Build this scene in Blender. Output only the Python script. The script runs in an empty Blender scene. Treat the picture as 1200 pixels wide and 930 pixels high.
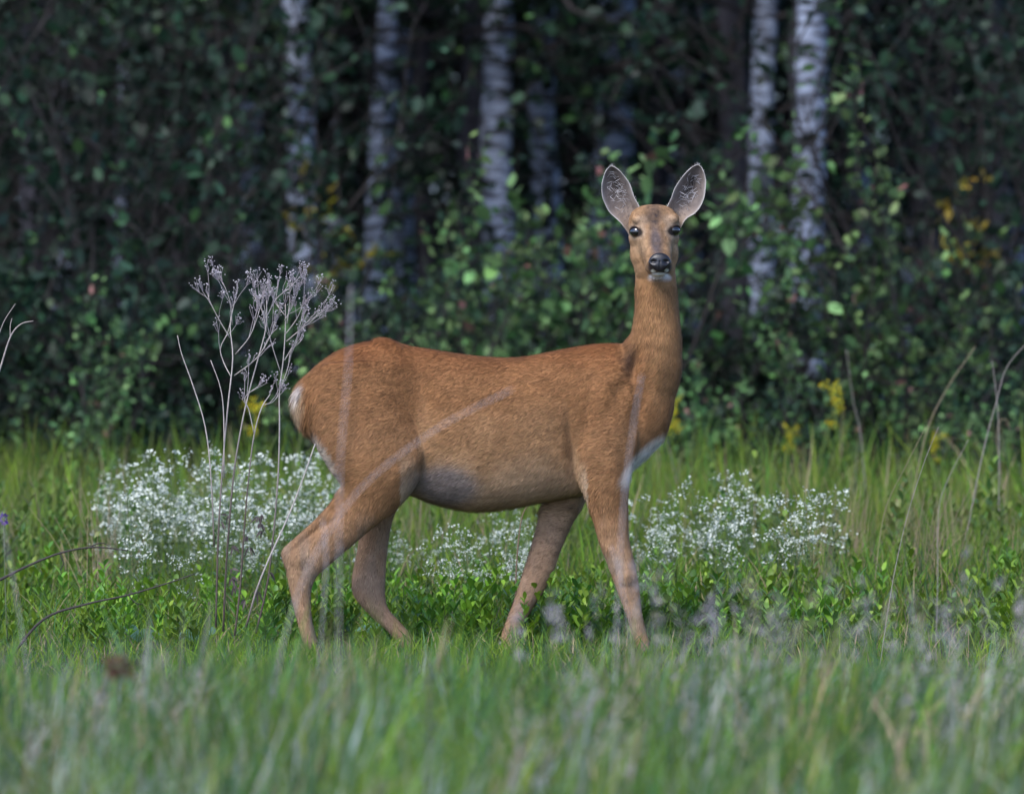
import bpy, math, random
import numpy as np
from mathutils import Vector, Matrix
from mathutils.bvhtree import BVHTree

# ------------------------------------------------------------------ camera, sky, sun, exposure
scene = bpy.context.scene
CAM_Z, CAM_D, FPX = 1.20, 25.0, 10625.0          # eye height, metres to the deer, focal length in photo pixels
cam_data = bpy.data.cameras.new('camera')
cam = bpy.data.objects.new('camera', cam_data)
scene.collection.objects.link(cam)
cam.location = (0, -CAM_D, CAM_Z)
cam.rotation_euler = (math.radians(90) - math.atan(210 / FPX), 0, 0)
cam_data.sensor_width = 36
cam_data.lens = 36 * FPX / 1200
cam_data.clip_start, cam_data.clip_end = 0.5, 3000
cam_data.dof.use_dof = True
cam_data.dof.focus_distance = 24.95
cam_data.dof.aperture_fstop = 5.0
scene.camera = cam

SUN_EL, SUN_AZ = math.radians(48), math.radians(212)   # soft light from behind the camera, a little to the left
world = bpy.data.worlds.new('World'); scene.world = world
world.use_nodes = True
wn = world.node_tree.nodes; wl = world.node_tree.links
bg = wn['Background']
sky = wn.new('ShaderNodeTexSky'); sky.sky_type = 'NISHITA'; sky.sun_disc = False
sky.sun_elevation, sky.sun_rotation = SUN_EL, SUN_AZ
sky.air_density, sky.dust_density, sky.ozone_density = 0.6, 1.7, 5.5
wl.new(sky.outputs[0], bg.inputs[0]); bg.inputs[1].default_value = 0.15
sun_data = bpy.data.lights.new('sun', 'SUN')
sun_data.energy, sun_data.angle, sun_data.color = 1.05, math.radians(25), (1.0, 0.95, 0.89)
sun = bpy.data.objects.new('sun', sun_data); scene.collection.objects.link(sun)
sd = Vector((math.sin(SUN_AZ) * math.cos(SUN_EL), math.cos(SUN_AZ) * math.cos(SUN_EL), math.sin(SUN_EL)))
sun.rotation_euler = sd.to_track_quat('Z', 'Y').to_euler()
sun.location = sd * 60
vs = scene.view_settings
vs.view_transform, vs.look, vs.exposure, vs.gamma = 'Standard', 'None', 1.3, 1.0
vs.use_curve_mapping = False
scene.cycles.max_bounces = 4
scene.cycles.diffuse_bounces = 2
scene.cycles.glossy_bounces = 1
scene.cycles.transmission_bounces = 3
scene.cycles.transparent_max_bounces = 4

# ------------------------------------------------------------------ helpers
COL = scene.collection
def P(px, py, d=CAM_D):
    """point at distance d that the photograph shows near pixel px, py"""
    return np.array([(px - 600) * d / FPX, d - CAM_D, CAM_Z - (py - 255) * d / FPX])

def unit(v):
    v = np.asarray(v, float)
    return v / (np.linalg.norm(v, axis=-1, keepdims=True) + 1e-12)

class MB:
    """collects vertices, quads, triangles and a colour per vertex; builds ONE mesh"""
    def __init__(s): s.v, s.q, s.t, s.c, s.n = [], [], [], [], 0
    def add(s, v, quads=None, tris=None, col=(1, 1, 1)):
        v = np.asarray(v, float).reshape(-1, 3)
        col = np.asarray(col, float)
        if col.ndim == 1: col = np.broadcast_to(col, (len(v), 3))
        s.v.append(v); s.c.append(col)
        if quads is not None and len(quads): s.q.append(np.asarray(quads, np.int64).reshape(-1, 4) + s.n)
        if tris is not None and len(tris): s.t.append(np.asarray(tris, np.int64).reshape(-1, 3) + s.n)
        s.n += len(v)
    def tube(s, path, radii, sides=6, col=(1, 1, 1), caps=True):
        path = np.asarray(path, float); n = len(path)
        radii = np.broadcast_to(np.asarray(radii, float), (n,))
        tan = unit(np.gradient(path, axis=0))
        ref = np.array([0.3, 0.9, 0.1]) if abs(tan[0][2]) > 0.5 else np.array([0, 0, 1.0])
        a = unit(np.cross(tan, ref)); b = np.cross(tan, a)
        th = np.arange(sides) * 2 * np.pi / sides
        ring = path[:, None] + radii[:, None, None] * (np.cos(th)[None, :, None] * a[:, None] + np.sin(th)[None, :, None] * b[:, None])
        idx = np.arange(n * sides).reshape(n, sides)
        nx = np.roll(idx, -1, axis=1)
        quads = np.stack([idx[:-1], nx[:-1], nx[1:], idx[1:]], -1).reshape(-1, 4)
        v = ring.reshape(-1, 3); tris = None
        c = np.asarray(col, float)
        if c.ndim == 2: c = np.repeat(c, sides, axis=0)
        if caps:
            v = np.vstack([v, path[:1], path[-1:]]); k = n * sides
            if c.ndim == 2: c = np.vstack([c, c[:1], c[-1:]])
            tris = np.vstack([np.stack([np.full(sides, k), nx[0], idx[0]], -1), np.stack([np.full(sides, k + 1), idx[-1], nx[-1]], -1)])
        s.add(v, quads, tris, c)
    def build(s, name, material, parent=None, collection=True):
        v = np.vstack(s.v).astype(np.float32); c = np.vstack(s.c)
        q = np.vstack(s.q) if s.q else np.zeros((0, 4), np.int64)
        t = np.vstack(s.t) if s.t else np.zeros((0, 3), np.int64)
        me = bpy.data.meshes.new(name)
        me.vertices.add(len(v)); me.vertices.foreach_set('co', v.ravel())
        loops = np.concatenate([q.ravel(), t.ravel()]).astype(np.int32)
        me.loops.add(len(loops)); me.loops.foreach_set('vertex_index', loops)
        st = np.concatenate([np.arange(len(q)) * 4, len(q) * 4 + np.arange(len(t)) * 3]).astype(np.int32)
        me.polygons.add(len(st)); me.polygons.foreach_set('loop_start', st)
        at = me.attributes.new('tint', 'FLOAT_COLOR', 'POINT')
        at.data.foreach_set('color', np.hstack([c, np.ones((len(c), 1))]).astype(np.float32).ravel())
        me.update(calc_edges=True)
        me.materials.append(material)
        return link(name, me, parent)

def link(name, data, parent=None):
    o = bpy.data.objects.new(name, data); COL.objects.link(o)
    if parent is not None: o.parent = parent
    return o

def thing(name, label, cat, loc=(0, 0, 0), group=None, rz=0.0):
    o = link(name, None); o.location = loc; o.rotation_euler.z = rz
    o.empty_display_size = 0.1
    return tag(o, label, cat, group)

def tag(o, label, cat, group=None, kind=None):
    if label: o['label'] = label
    if cat: o['category'] = cat
    if group: o['group'] = group
    if kind: o['kind'] = kind
    return o

def beside(px):
    """which landmark a spot along the view lies by"""
    for lim, s in ((190, 'by the dark dead branches'), (345, 'behind the dead weed'), (560, 'behind the hind quarters of the deer'), (735, 'behind the shoulder of the deer'), (1010, 'ahead of the breast of the deer'), (9999, 'by the dry leaning stalks')):
        if px < lim: return s

def copy_tree(o, parent=None):
    c = o.copy(); COL.objects.link(c)
    if parent is not None: c.parent = parent
    for ch in list(o.children): copy_tree(ch, c)
    return c

# ------------------------------------------------------------------ materials
def new_mat(name):
    m = bpy.data.materials.new(name); m.use_nodes = True
    return m, m.node_tree.nodes, m.node_tree.links, m.node_tree.nodes['Principled BSDF']

def tint_mat(name, rough=0.6, spec=0.3, noise=None, amount=0.3, trans=0.0, gain=1.0, bump=0.0, obj_random=0.0):
    """colour from the mesh's own tint, broken up by noise; optional light coming through (leaves)"""
    m, N, L, b = new_mat(name)
    at = N.new('ShaderNodeAttribute'); at.attribute_name = 'tint'
    col = at.outputs['Color']
    if noise:
        tc = N.new('ShaderNodeTexCoord'); nz = N.new('ShaderNodeTexNoise')
        nz.inputs['Scale'].default_value = noise; nz.inputs['Detail'].default_value = 4
        L.new(tc.outputs['Object'], nz.inputs['Vector'])
        mr = N.new('ShaderNodeMapRange'); mr.inputs[1].default_value = .25; mr.inputs[2].default_value = .75
        mr.inputs[3].default_value = gain * (1 - amount); mr.inputs[4].default_value = gain * (1 + amount)
        L.new(nz.outputs[0], mr.inputs[0])
        mx = N.new('ShaderNodeVectorMath'); mx.operation = 'SCALE'
        L.new(col, mx.inputs[0]); L.new(mr.outputs[0], mx.inputs['Scale']); col = mx.outputs[0]
        if bump:
            bp = N.new('ShaderNodeBump'); bp.inputs['Strength'].default_value = bump; bp.inputs['Distance'].default_value = .01
            L.new(nz.outputs[0], bp.inputs['Height']); L.new(bp.outputs[0], b.inputs['Normal'])
    if obj_random:
        oi = N.new('ShaderNodeObjectInfo'); hs = N.new('ShaderNodeHueSaturation')
        m1 = N.new('ShaderNodeMapRange'); m1.inputs[3].default_value = .5 - .03 * obj_random; m1.inputs[4].default_value = .5 + .03 * obj_random
        m2 = N.new('ShaderNodeMapRange'); m2.inputs[3].default_value = 1 - .35 * obj_random; m2.inputs[4].default_value = 1 + .35 * obj_random
        L.new(oi.outputs['Random'], m1.inputs[0]); L.new(oi.outputs['Random'], m2.inputs[0])
        L.new(m1.outputs[0], hs.inputs['Hue']); L.new(m2.outputs[0], hs.inputs['Value'])
        L.new(col, hs.inputs['Color']); col = hs.outputs[0]
    L.new(col, b.inputs['Base Color'])
    b.inputs['Roughness'].default_value = rough
    b.inputs['Specular IOR Level'].default_value = spec
    if trans:
        tr = N.new('ShaderNodeBsdfTranslucent'); mix = N.new('ShaderNodeMixShader'); mix.inputs[0].default_value = trans
        L.new(col, tr.inputs['Color']); L.new(b.outputs[0], mix.inputs[1]); L.new(tr.outputs[0], mix.inputs[2])
        L.new(mix.outputs[0], N['Material Output'].inputs['Surface'])
    return m

def plain_mat(name, col, rough=0.5, spec=0.5, coat=0.0):
    m, N, L, b = new_mat(name)
    b.inputs['Base Color'].default_value = (*col, 1); b.inputs['Roughness'].default_value = rough
    b.inputs['Specular IOR Level'].default_value = spec; b.inputs['Coat Weight'].default_value = coat
    b.inputs['Coat Roughness'].default_value = .05
    return m

def smooth01(a, b, x):
    t = np.clip((x - a) / (b - a), 0, 1); return t * t * (3 - 2 * t)

def vnoise(p, scale, seed=0):
    """cheap smooth value noise on 3-D points"""
    q = np.asarray(p, float) * scale + seed * 17.3
    i = np.floor(q).astype(np.int64); f = q - i; f = f * f * (3 - 2 * f)
    def h(a):
        n = (a[..., 0] * 374761393 + a[..., 1] * 668265263 + a[..., 2] * 2147483647 + seed * 144665) & 0xffffffff
        n = ((n ^ (n >> 13)) * 1274126177) & 0xffffffff
        return ((n ^ (n >> 16)) & 0xffff) / 65535.0
    r = 0
    for dx in (0, 1):
        for dy in (0, 1):
            for dz in (0, 1):
                w = (f[..., 0] if dx else 1 - f[..., 0]) * (f[..., 1] if dy else 1 - f[..., 1]) * (f[..., 2] if dz else 1 - f[..., 2])
                r = r + w * h(i + np.array([dx, dy, dz]))
    return r
# ================================================================== the roe deer
S = CAM_D / FPX                                   # metres per photo pixel at the deer
def crom(rows, k):
    rows = np.asarray(rows, float); n = len(rows); out = []
    ext = np.vstack([2 * rows[0] - rows[1], rows, 2 * rows[-1] - rows[-2]])
    for i in range(n - 1):
        p0, p1, p2, p3 = ext[i:i + 4]
        for t in np.arange(k) / k:
            out.append(.5 * (2 * p1 + (p2 - p0) * t + (2 * p0 - 5 * p1 + 4 * p2 - p3) * t * t + (3 * p1 - p0 - 3 * p2 + p3) * t ** 3))
    out.append(rows[-1])
    return np.array(out)

class Flesh:
    """closed solids that overlap; remeshed afterwards into one continuous skin"""
    def __init__(s): s.v, s.f, s.n = [], [], 0
    def loft(s, rows, k=5, n=28):
        # row: centre(3), half-axis one(3), half-axis two(3), exponent
        R = crom(rows, k)
        th = np.arange(n) * 2 * np.pi / n
        c, sn = np.cos(th), np.sin(th)
        rings = []
        for r in R:
            e = 2.0 / r[9]
            cc = np.sign(c) * np.abs(c) ** e; ss = np.sign(sn) * np.abs(sn) ** e
            rings.append(r[:3] + cc[:, None] * r[3:6] + ss[:, None] * r[6:9])
        V = np.vstack(rings + [R[0][None, :3], R[-1][None, :3]])
        m = len(R); F = []
        for i in range(m - 1):
            for j in range(n):
                F.append((i * n + j, i * n + (j + 1) % n, (i + 1) * n + (j + 1) % n, (i + 1) * n + j))
        for j in range(n):
            F.append((m * n, (j + 1) % n, j)); F.append((m * n + 1, (m - 1) * n + j, (m - 1) * n + (j + 1) % n))
        s._put(V, F)
    def _put(s, V, F):
        # keep every solid facing outwards
        vol = sum(np.dot(V[f[0]], np.cross(V[f[i]], V[f[i + 1]])) for f in F for i in range(1, len(f) - 1))
        if vol < 0: F = [tuple(reversed(f)) for f in F]
        s.v.append(V); s.f += [tuple(i + s.n for i in f) for f in F]; s.n += len(V)
    def blob(s, px, py, y, rx, rz, ry, ang=0.0, ytilt=0.0):
        """ellipsoid: half sizes in photo pixels, turned by ang in the side view; y, ry in metres"""
        c = np.array([(px - 600) * S, y, CAM_Z - (py - 255) * S]); ca, sa = math.cos(ang), math.sin(ang)
        A = np.array([ca, 0, sa]) * rx * S; B = np.array([-sa, 0, ca]) * rz * S; D = np.array([0, ry, ytilt])
        rows = []
        for t in np.linspace(-1, 1, 13):
            w = math.sqrt(max(1 - t * t, 0.0004))
            rows.append(np.concatenate([c + B * t, A * w, D * w, [2]]))
        s.loft(rows, k=1, n=20)
    def limb(s, pairs, k=5, p=2.0):
        """pairs: back edge px,py, front edge px,py, half depth (px), centre depth y (m)"""
        rows = []
        for (x0, y0, x1, y1, hd, yc) in pairs:
            a = P(x0, y0); b = P(x1, y1); c = (a + b) / 2; c[1] = yc
            h = (b - a) / 2; h[1] = 0
            rows.append(np.concatenate([c, h, [0, hd * S, 0], [p]]))
        s.loft(rows, k)

F_ = Flesh()
# trunk: x, top, bottom, half width (photo px)
trunk = [(346, 452, 480, 10), (352, 445, 492, 20), (362, 436, 508, 30), (380, 421, 536, 41), (400, 409, 552, 46), (425, 401, 562, 49), (453, 398, 570, 50),
         (480, 405, 580, 46), (510, 410, 591, 51), (550, 416, 599, 58), (590, 419, 597, 60), (620, 417, 592, 58), (655, 410, 585, 50),
         (690, 404, 578, 43), (720, 402, 566, 40), (745, 404, 548, 39), (765, 410, 530, 33), (781, 428, 510, 24), (790, 445, 480, 12)]
rows = []
for x, t, b, hw in trunk:
    c = P(x, (t + b) / 2); h = (b - t) / 2 * S
    rows.append(np.concatenate([c, [0, 0, h], [0, hw * S, 0], [2.25]]))
F_.loft(rows, 4, 36)
F_.blob(456, 408, -0.03, 22, 11, 0.035, -0.35)               # hip bones
F_.blob(456, 408, 0.03, 22, 11, 0.035, -0.35)
# neck: level, left, right, half depth, centre depth
neck = [(480, 690, 786, 30, 0), (455, 704, 795, 34, 0), (432, 716, 799, 33, -.004), (415, 724, 799, 31, -.006), (401, 731, 799, 30, -.008), (388, 740, 798, 28, -.01),
        (360, 744, 795, 26, -.01), (335, 744, 793, 25.5, -.01), (310, 746, 790, 25, -.008), (285, 750, 785, 24, 0), (262, 755, 780, 18, .005)]
rows = []
for y, l, r, hd, yc in neck:
    c = P((l + r) / 2, y); c[1] = yc
    rows.append(np.concatenate([c, [(r - l) / 2 * S, 0, 0], [0, hd * S, 0], [2.1]]))
F_.loft(rows, 5, 32)
F_.blob(765, 498, 0, 15, 26, 0.055, 0.25)                    # breast point
# near fore leg with shoulder
F_.blob(716, 490, -0.068, 36, 66, 0.048, -0.12)
F_.blob(702, 535, -0.082, 27, 38, 0.042, 0.0)
F_.limb([(682, 480, 752, 490, 20, -.068), (676, 520, 748, 522, 22, -.075), (675, 552, 740, 552, 21, -.08), (685, 582, 736, 580, 18.5, -.082), (694, 608, 736, 606, 16, -.082), (701, 632, 737, 630, 14.5, -.082),
          (710, 656, 742, 652, 13.5, -.082), (717, 674, 746, 671, 13.2, -.082), (723, 691, 749, 689, 11.5, -.082), (731, 711, 751, 709, 9.6, -.082), (737, 729, 754, 727, 9, -.082), (742, 748, 759, 745, 9.4, -.082), (747, 762, 765, 759, 9.5, -.082)])
F_.blob(733, 674, -.088, 13, 15, .03, .3)                    # knee
# far fore leg
F_.blob(690, 520, 0.062, 36, 60, 0.045, -0.15)
F_.limb([(650, 540, 715, 545, 20, .07), (640, 572, 696, 572, 20, .075), (635, 592, 684, 594, 18, .078), (629, 618, 670, 618, 16, .08), (621, 646, 657, 648, 14.5, .08), (613, 672, 646, 679, 13.5, .08),
         (606, 694, 634, 700, 12.5, .08), (600, 712, 622, 718, 10.5, .08), (593, 730, 612, 736, 9.2, .08), (587, 747, 604, 752, 9, .08), (582, 762, 600, 766, 9.5, .08)])
# near hind leg: thigh, shin, hock, cannon
F_.limb([(380, 425, 462, 420, 26, -.045), (362, 462, 484, 458, 34, -.052), (364, 492, 496, 492, 37, -.065), (374, 525, 502, 524, 37, -.078), (388, 550, 498, 550, 34, -.085), (400, 567, 484, 575, 29, -.087),
         (396, 583, 463, 597, 23, -.084), (381, 602, 434, 620, 18, -.086), (361, 624, 408, 642, 14.5, -.088), (343, 643, 387, 660, 13, -.088), (336, 662, 372, 674, 12.5, -.088), (339, 682, 366, 688, 11, -.088),
         (343, 702, 365, 706, 10, -.088), (349, 726, 367, 728, 9.2, -.088), (355, 747, 373, 749, 9.2, -.088), (361, 764, 380, 765, 9.5, -.088)])
F_.limb([(398, 570, 412, 578, 8, -.084), (388, 587, 399, 595, 7.5, -.086), (370, 607, 380, 616, 7, -.088), (348, 627, 359, 637, 7.5, -.088), (331, 644, 346, 656, 8.5, -.088), (334, 662, 350, 668, 9, -.088)], 5)
F_.blob(352, 655, -.092, 14, 17, .03, .6)
# far hind leg
F_.blob(430, 510, 0.062, 50, 60, 0.05, 0)
F_.limb([(410, 545, 488, 548, 30, .065), (424, 576, 474, 578, 25, .07), (427, 600, 463, 600, 20, .075), (421, 626, 457, 622, 16, .078), (417, 651, 453, 650, 13.5, .08), (412, 676, 451, 680, 12.5, .08),
         (412, 694, 451, 700, 12, .08), (421, 709, 455, 715, 11, .08), (439, 727, 469, 731, 10, .08), (456, 743, 483, 747, 9.6, .08), (469, 759, 494, 764, 9.8, .08)])
# buttock edge and tail stub
F_.limb([(362, 440, 390, 432, 22, 0), (345, 458, 380, 455, 24, -.01), (343, 476, 378, 474, 22, -.01), (351, 496, 380, 492, 18, -.01), (366, 512, 388, 505, 14, -.01)])
# head
C0 = P(765.5, 259); C0[1] = -0.015
hu = unit(np.array([0.016, -0.135, -0.113])); hv = unit(np.array([0, 0, 1.0]) - hu * hu[2]); hw_ = np.cross(hv, hu) * -1
hw_ = hw_ * np.sign(hw_[0])
def H(s, w, v): return C0 + hu * s + hw_ * w * S + hv * v * S
head = [(-.085, 10, 12, -24), (-.065, 20, 19, -20), (-.035, 26, 25, -13), (-.01, 28, 27, -6), (.018, 29.5, 27, -2), (.04, 28.5, 26, -3), (.058, 25.5, 24.5, -5), (.078, 21.5, 22.5, -7), (.10, 18.5, 20.5, -8),
        (.125, 16.8, 19, -8.5), (.148, 15.8, 17.5, -8.5), (.165, 14.8, 15.5, -8.5), (.178, 12, 12.5, -8.5), (.186, 7, 8, -8.5)]
rows = [np.concatenate([H(s, 0, v), hw_ * a * S, hv * b * S, [2.5 if s > -.05 else 2]]) for s, a, b, v in head]
F_.loft(rows, 4, 32)
def hblob(s, w, v, rs, rw, rv, p=2):
    c = H(s, w, v); rows = []
    for t in np.linspace(-1, 1, 13):
        k = math.sqrt(max(1 - t * t, .0004)); rows.append(np.concatenate([c + hu * rs * t, hw_ * rw * S * k, hv * rv * S * k, [p]]))
    F_.loft(rows, 1, 20)
for sg in (-1, 1):
    hblob(.034, sg * 20, 16, .020, 8, 6)                     # brow over the eye
    hblob(.035, sg * 22.5, -12, .034, 7, 13)                    # cheek bone under the eye
    hblob(.158, sg * 8, -13, .02, 8, 8)                      # upper lip
F_.blob(766.5, 296, -.028, 28.8, 30, .05)                    # cheeks / jaw muscle
F_.blob(767, 312, -.032, 24.5, 24, .045)
hblob(.10, 0, -25, .06, 13, 9)                               # lower jaw
hblob(.148, 0, -26, .028, 11.5, 8)                           # chin
hblob(.06, 0, 8, .085, 10, 8)                                 # bridge of the nose
tmp_me = bpy.data.meshes.new('flesh'); tmp_me.from_pydata(np.vstack(F_.v).tolist(), [], F_.f)
tmp = link('flesh', tmp_me)
md = tmp.modifiers.new('r', 'REMESH'); md.mode = 'VOXEL'; md.voxel_size = 0.0038
md = tmp.modifiers.new('s', 'SMOOTH'); md.factor = .5; md.iterations = 7
dg = bpy.context.evaluated_depsgraph_get()
body_me = bpy.data.meshes.new_from_object(tmp.evaluated_get(dg)); body_me.name = 'body'
bpy.data.objects.remove(tmp); bpy.data.meshes.remove(tmp_me)
nv = len(body_me.vertices)
BV = np.empty(nv * 3, np.float32); body_me.vertices.foreach_get('co', BV); BV = BV.reshape(-1, 3).astype(float)
def near(x, y, cx, cy, rx, ry, ang=0.0, soft=.5):
    ca, sa = math.cos(ang), math.sin(ang); dx, dy = x - cx, y - cy
    r = np.sqrt(((dx * ca + dy * sa) / rx) ** 2 + ((-dx * sa + dy * ca) / ry) ** 2)
    return 1 - smooth01(1 - soft, 1 + soft, r)
def gauss(x, y, cx, cy, rx, ry, ang=0.0):
    ca, sa = math.cos(ang), math.sin(ang); dx, dy = x - cx, y - cy
    return np.exp(-((dx * ca + dy * sa) / rx) ** 2 - ((-dx * sa + dy * ca) / ry) ** 2)
# hollows and swellings of the near side: cx, cy, rx, ry, turn, metres (outwards positive)
gx, gy = 600 + BV[:, 0] / S, 255 + (CAM_Z - BV[:, 2]) / S
swell = np.zeros(nv)
for cx, cy, rx, ry, an, am in ((498, 462, 15, 48, -.15, -.016), (446, 470, 30, 60, .2, .008), (480, 545, 9, 34, .75, .006), (672, 525, 7, 42, -.12, -.016), (706, 500, 24, 50, -.1, .008), (728, 455, 9, 42, .5, -.010),
                              (752, 470, 8, 44, .30, -.010), (745, 425, 6, 26, .1, -.014), (770, 430, 12, 40, .1, .006), (707, 440, 8, 36, -.35, .006), (697, 590, 6, 30, -.25, -.006), (722, 560, 8, 34, -.1, .005),
                              (376, 618, 5, 24, .95, -.012), (352, 652, 7, 8, .5, .005), (396, 560, 10, 40, -.55, -.006), (420, 500, 8, 60, .12, -.005), (640, 505, 6, 40, .15, .0012), (604, 500, 6, 40, .12, .0012),
                              (570, 440, 60, 10, 0, -.004), (458, 432, 16, 12, -.4, .006), (735, 668, 6, 9, 0, .005), (742, 700, 4, 22, -.3, -.004)):
    swell += am * gauss(gx, gy, cx, cy, rx, ry, an)
BV[:, 1] -= swell * smooth01(.0, -.03, BV[:, 1]) * (gy > 335)
body_me.vertices.foreach_set('co', BV.astype(np.float32).ravel()); body_me.update()
BN = np.empty(nv * 3, np.float32); body_me.vertex_normals.foreach_get('vector', BN); BN = BN.reshape(-1, 3).astype(float)
body_tree = BVHTree.FromPolygons(BV.tolist(), [tuple(p.vertices) for p in body_me.polygons])
def to_px(p):
    d = p[..., 1] + CAM_D
    return 600 + p[..., 0] * FPX / d, 255 + (CAM_Z - p[..., 2]) * FPX / d
def on_body(px, py):
    """where the line of sight through a photo pixel meets the deer"""
    o = Vector((0, -CAM_D, CAM_Z)); t = Vector(P(px, py)) - o
    h = body_tree.ray_cast(o, t.normalized())
    return np.array(h[0]) if h[0] else P(px, py)

EYES = [on_body(745, 271.5), on_body(790.5, 270)]
NOSE = H(.176, 0, -1)
def mixc(c, col, w): return c * (1 - w[:, None]) + np.asarray(col)[None] * w[:, None]
def coat(p, n):
    """colour of the coat at points p (natural markings, plus painted shade in the neck fold)"""
    x, y = to_px(p); ny = n[:, 1]; nz = n[:, 2]; dep = p[:, 1]
    N1 = vnoise(p, 18, 1); N2 = vnoise(p, 45, 2)
    c = np.tile(np.array([.265, .125, .050]), (len(p), 1))
    c = mixc(c, (.215, .082, .028), smooth01(62, 0, y - 402 + 16 * N1 - 8 * (x - 590) / 600) * smooth01(742, 715, x))        # redder along the back
    c = mixc(c, (.295, .152, .068), smooth01(470, 540, y + 20 * N1) * .8)
    # belly and flank go pale
    bl = smooth01(535, 590, y + 26 * N1 + .00 * x) * (x > 470) * (x < 690)
    c = mixc(c, (.44, .315, .205), bl * .9)
    c = mixc(c, (.37, .215, .105), smooth01(470, 560, y + 30 * N1) * (x > 490) * (x < 680) * .55)
    c = mixc(c, (.15, .135, .135), near(x, y, 524, 570, 38, 24, .1, .4) * (dep < 0.1) * .8)                      # bare grey groin skin
    # legs paler and greyer
    lg = smooth01(590, 680, y + 14 * N1)
    c = mixc(c, (.38, .235, .135), lg * .9)
    c = mixc(c, (.30, .225, .165), lg * smooth01(.45, .75, vnoise(p * np.array([1, 1, .45]), 38, 9)) * .65)
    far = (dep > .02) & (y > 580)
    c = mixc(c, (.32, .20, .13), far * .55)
    # inner legs, back of thighs
    c = mixc(c, (.50, .42, .34), near(x, y, 382, 540, 8, 34, -.50, .4) * .8)
    # rump patch round the tail
    c = mixc(c, (.60, .46, .30), near(x, y, 345, 480, 10, 26, .1, .6) * .6)
    c = mixc(c, (.74, .70, .66), near(x, y, 350, 460, 4, 9, .4, .5) * .6)
    # breast under the neck
    c = mixc(c, (.84, .77, .67), near(x, y, 757, 540, 12, 36, .75, .35))
    c = mixc(c, (.42, .27, .15), near(x, y, 678, 555, 7, 28, -.1, .6) * .6)
    # neck: greyer, shade of the fold painted into the coat at its root
    nk = smooth01(440, 370, y) * smooth01(715, 750, x)
    c = mixc(c, (.300, .158, .068), nk * .8)
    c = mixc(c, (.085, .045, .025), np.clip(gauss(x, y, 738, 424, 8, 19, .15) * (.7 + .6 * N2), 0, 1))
    c = mixc(c, (.36, .20, .09), near(x, y, 778, 430, 16, 55, .05, .6) * .5)
    # face
    fc = smooth01(332, 318, y) * (x > 700)
    c = mixc(c, (.300, .178, .092), fc * .9)
    c = mixc(c, (.42, .29, .19), near(x, y, 752, 259, 9, 6, -.2, .5) * fc * .7)
    c = mixc(c, (.42, .29, .19), near(x, y, 785, 258, 9, 6, .2, .5) * fc * .7)
    c = mixc(c, (.43, .28, .16), near(x, y, 750, 288, 9, 12, 0, .5) * fc * .6)
    c = mixc(c, (.43, .28, .16), near(x, y, 789, 286, 7, 12, 0, .5) * fc * .6)
    c = mixc(c, (.055, .040, .036), near(x, y, 766, 252, 9, 14, 0, .7) * fc * np.clip(.45 + .75 * vnoise(p, 130, 15), 0, 1))
    c = mixc(c, (.10, .076, .070), near(x, y, 769, 284, 7, 20, -.1, .6) * fc * np.clip(.7 + .5 * vnoise(p, 110, 16), 0, 1))
    for ex, ey in ((745, 272), (790.5, 270.5)):
        c = mixc(c, (.46, .34, .24), near(x, y, ex, ey, 12, 9, 0, .35) * fc * .6)
        c = mixc(c, (.022, .016, .013), near(x, y, ex, ey, 8.6, 6.2, .1 if ex < 770 else -.1, .25) * fc)
    c = mixc(c, (.035, .026, .024), near(x, y, 773, 313, 14.5, 9.5, 0, .2) * fc)
    c = mixc(c, (.90, .89, .87), near(x, y, 773, 326, 13.5, 6.5, 0, .2) * fc)
    for ex, ey, ew in ((766, 317.5, 3), (781, 316.8, 2.6)):
        c = mixc(c, (.66, .62, .52), near(x, y, ex, ey, ew, 1.9, 0, .4) * fc)
    c = c * (1 + fc * (.55 * (vnoise(p, 150, 23) - .5) + .35 * (vnoise(p, 60, 24) - .5)))[:, None]
    # cloven feet darken
    c = mixc(c, (.12, .075, .05), smooth01(757, 768, y))
    strk = vnoise(p * np.array([1, 1, 3.2]) + np.array([0, 0, .5]) * p[:, :1], 26, 17)
    return np.clip(c * (0.66 + .22 * N1[:, None] + .14 * vnoise(p, 95, 14)[:, None] + .32 * strk[:, None]), 0.005, .9)

def flow(p, n):
    """lie of the hair"""
    x, y = to_px(p)
    v = np.tile(np.array([-1.0, 0, -.38]), (len(p), 1))
    leg = smooth01(545, 620, y)[:, None]; v = v * (1 - leg) + leg * np.array([-.15, 0, -1.0])
    nk = (smooth01(470, 395, y) * smooth01(715, 755, x))[:, None]; v = v * (1 - nk) + nk * np.array([-.12, 0, -1.0])
    fc = (smooth01(330, 315, y) * (x > 700))[:, None]; v = v * (1 - fc) + fc * (-hu * .9 + np.array([0, 0, .2]))
    rp = (near(x, y, 352, 480, 26, 46))[:, None]; v = v * (1 - rp) + rp * np.array([-.35, 0, -1.0])
    bl = (smooth01(560, 595, y) * (x > 480) * (x < 680))[:, None]; v = v * (1 - bl) + bl * np.array([-.9, -.1, -.3])
    a = vnoise(p, 9, 5) - .5; v[:, 2] += a * .8 + (vnoise(p, 48, 18) - .5) * .7; v[:, 0] += (vnoise(p, 11, 6) - .5) * .5
    v = v - n * np.sum(v * n, 1, keepdims=True)
    return unit(v)

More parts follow.
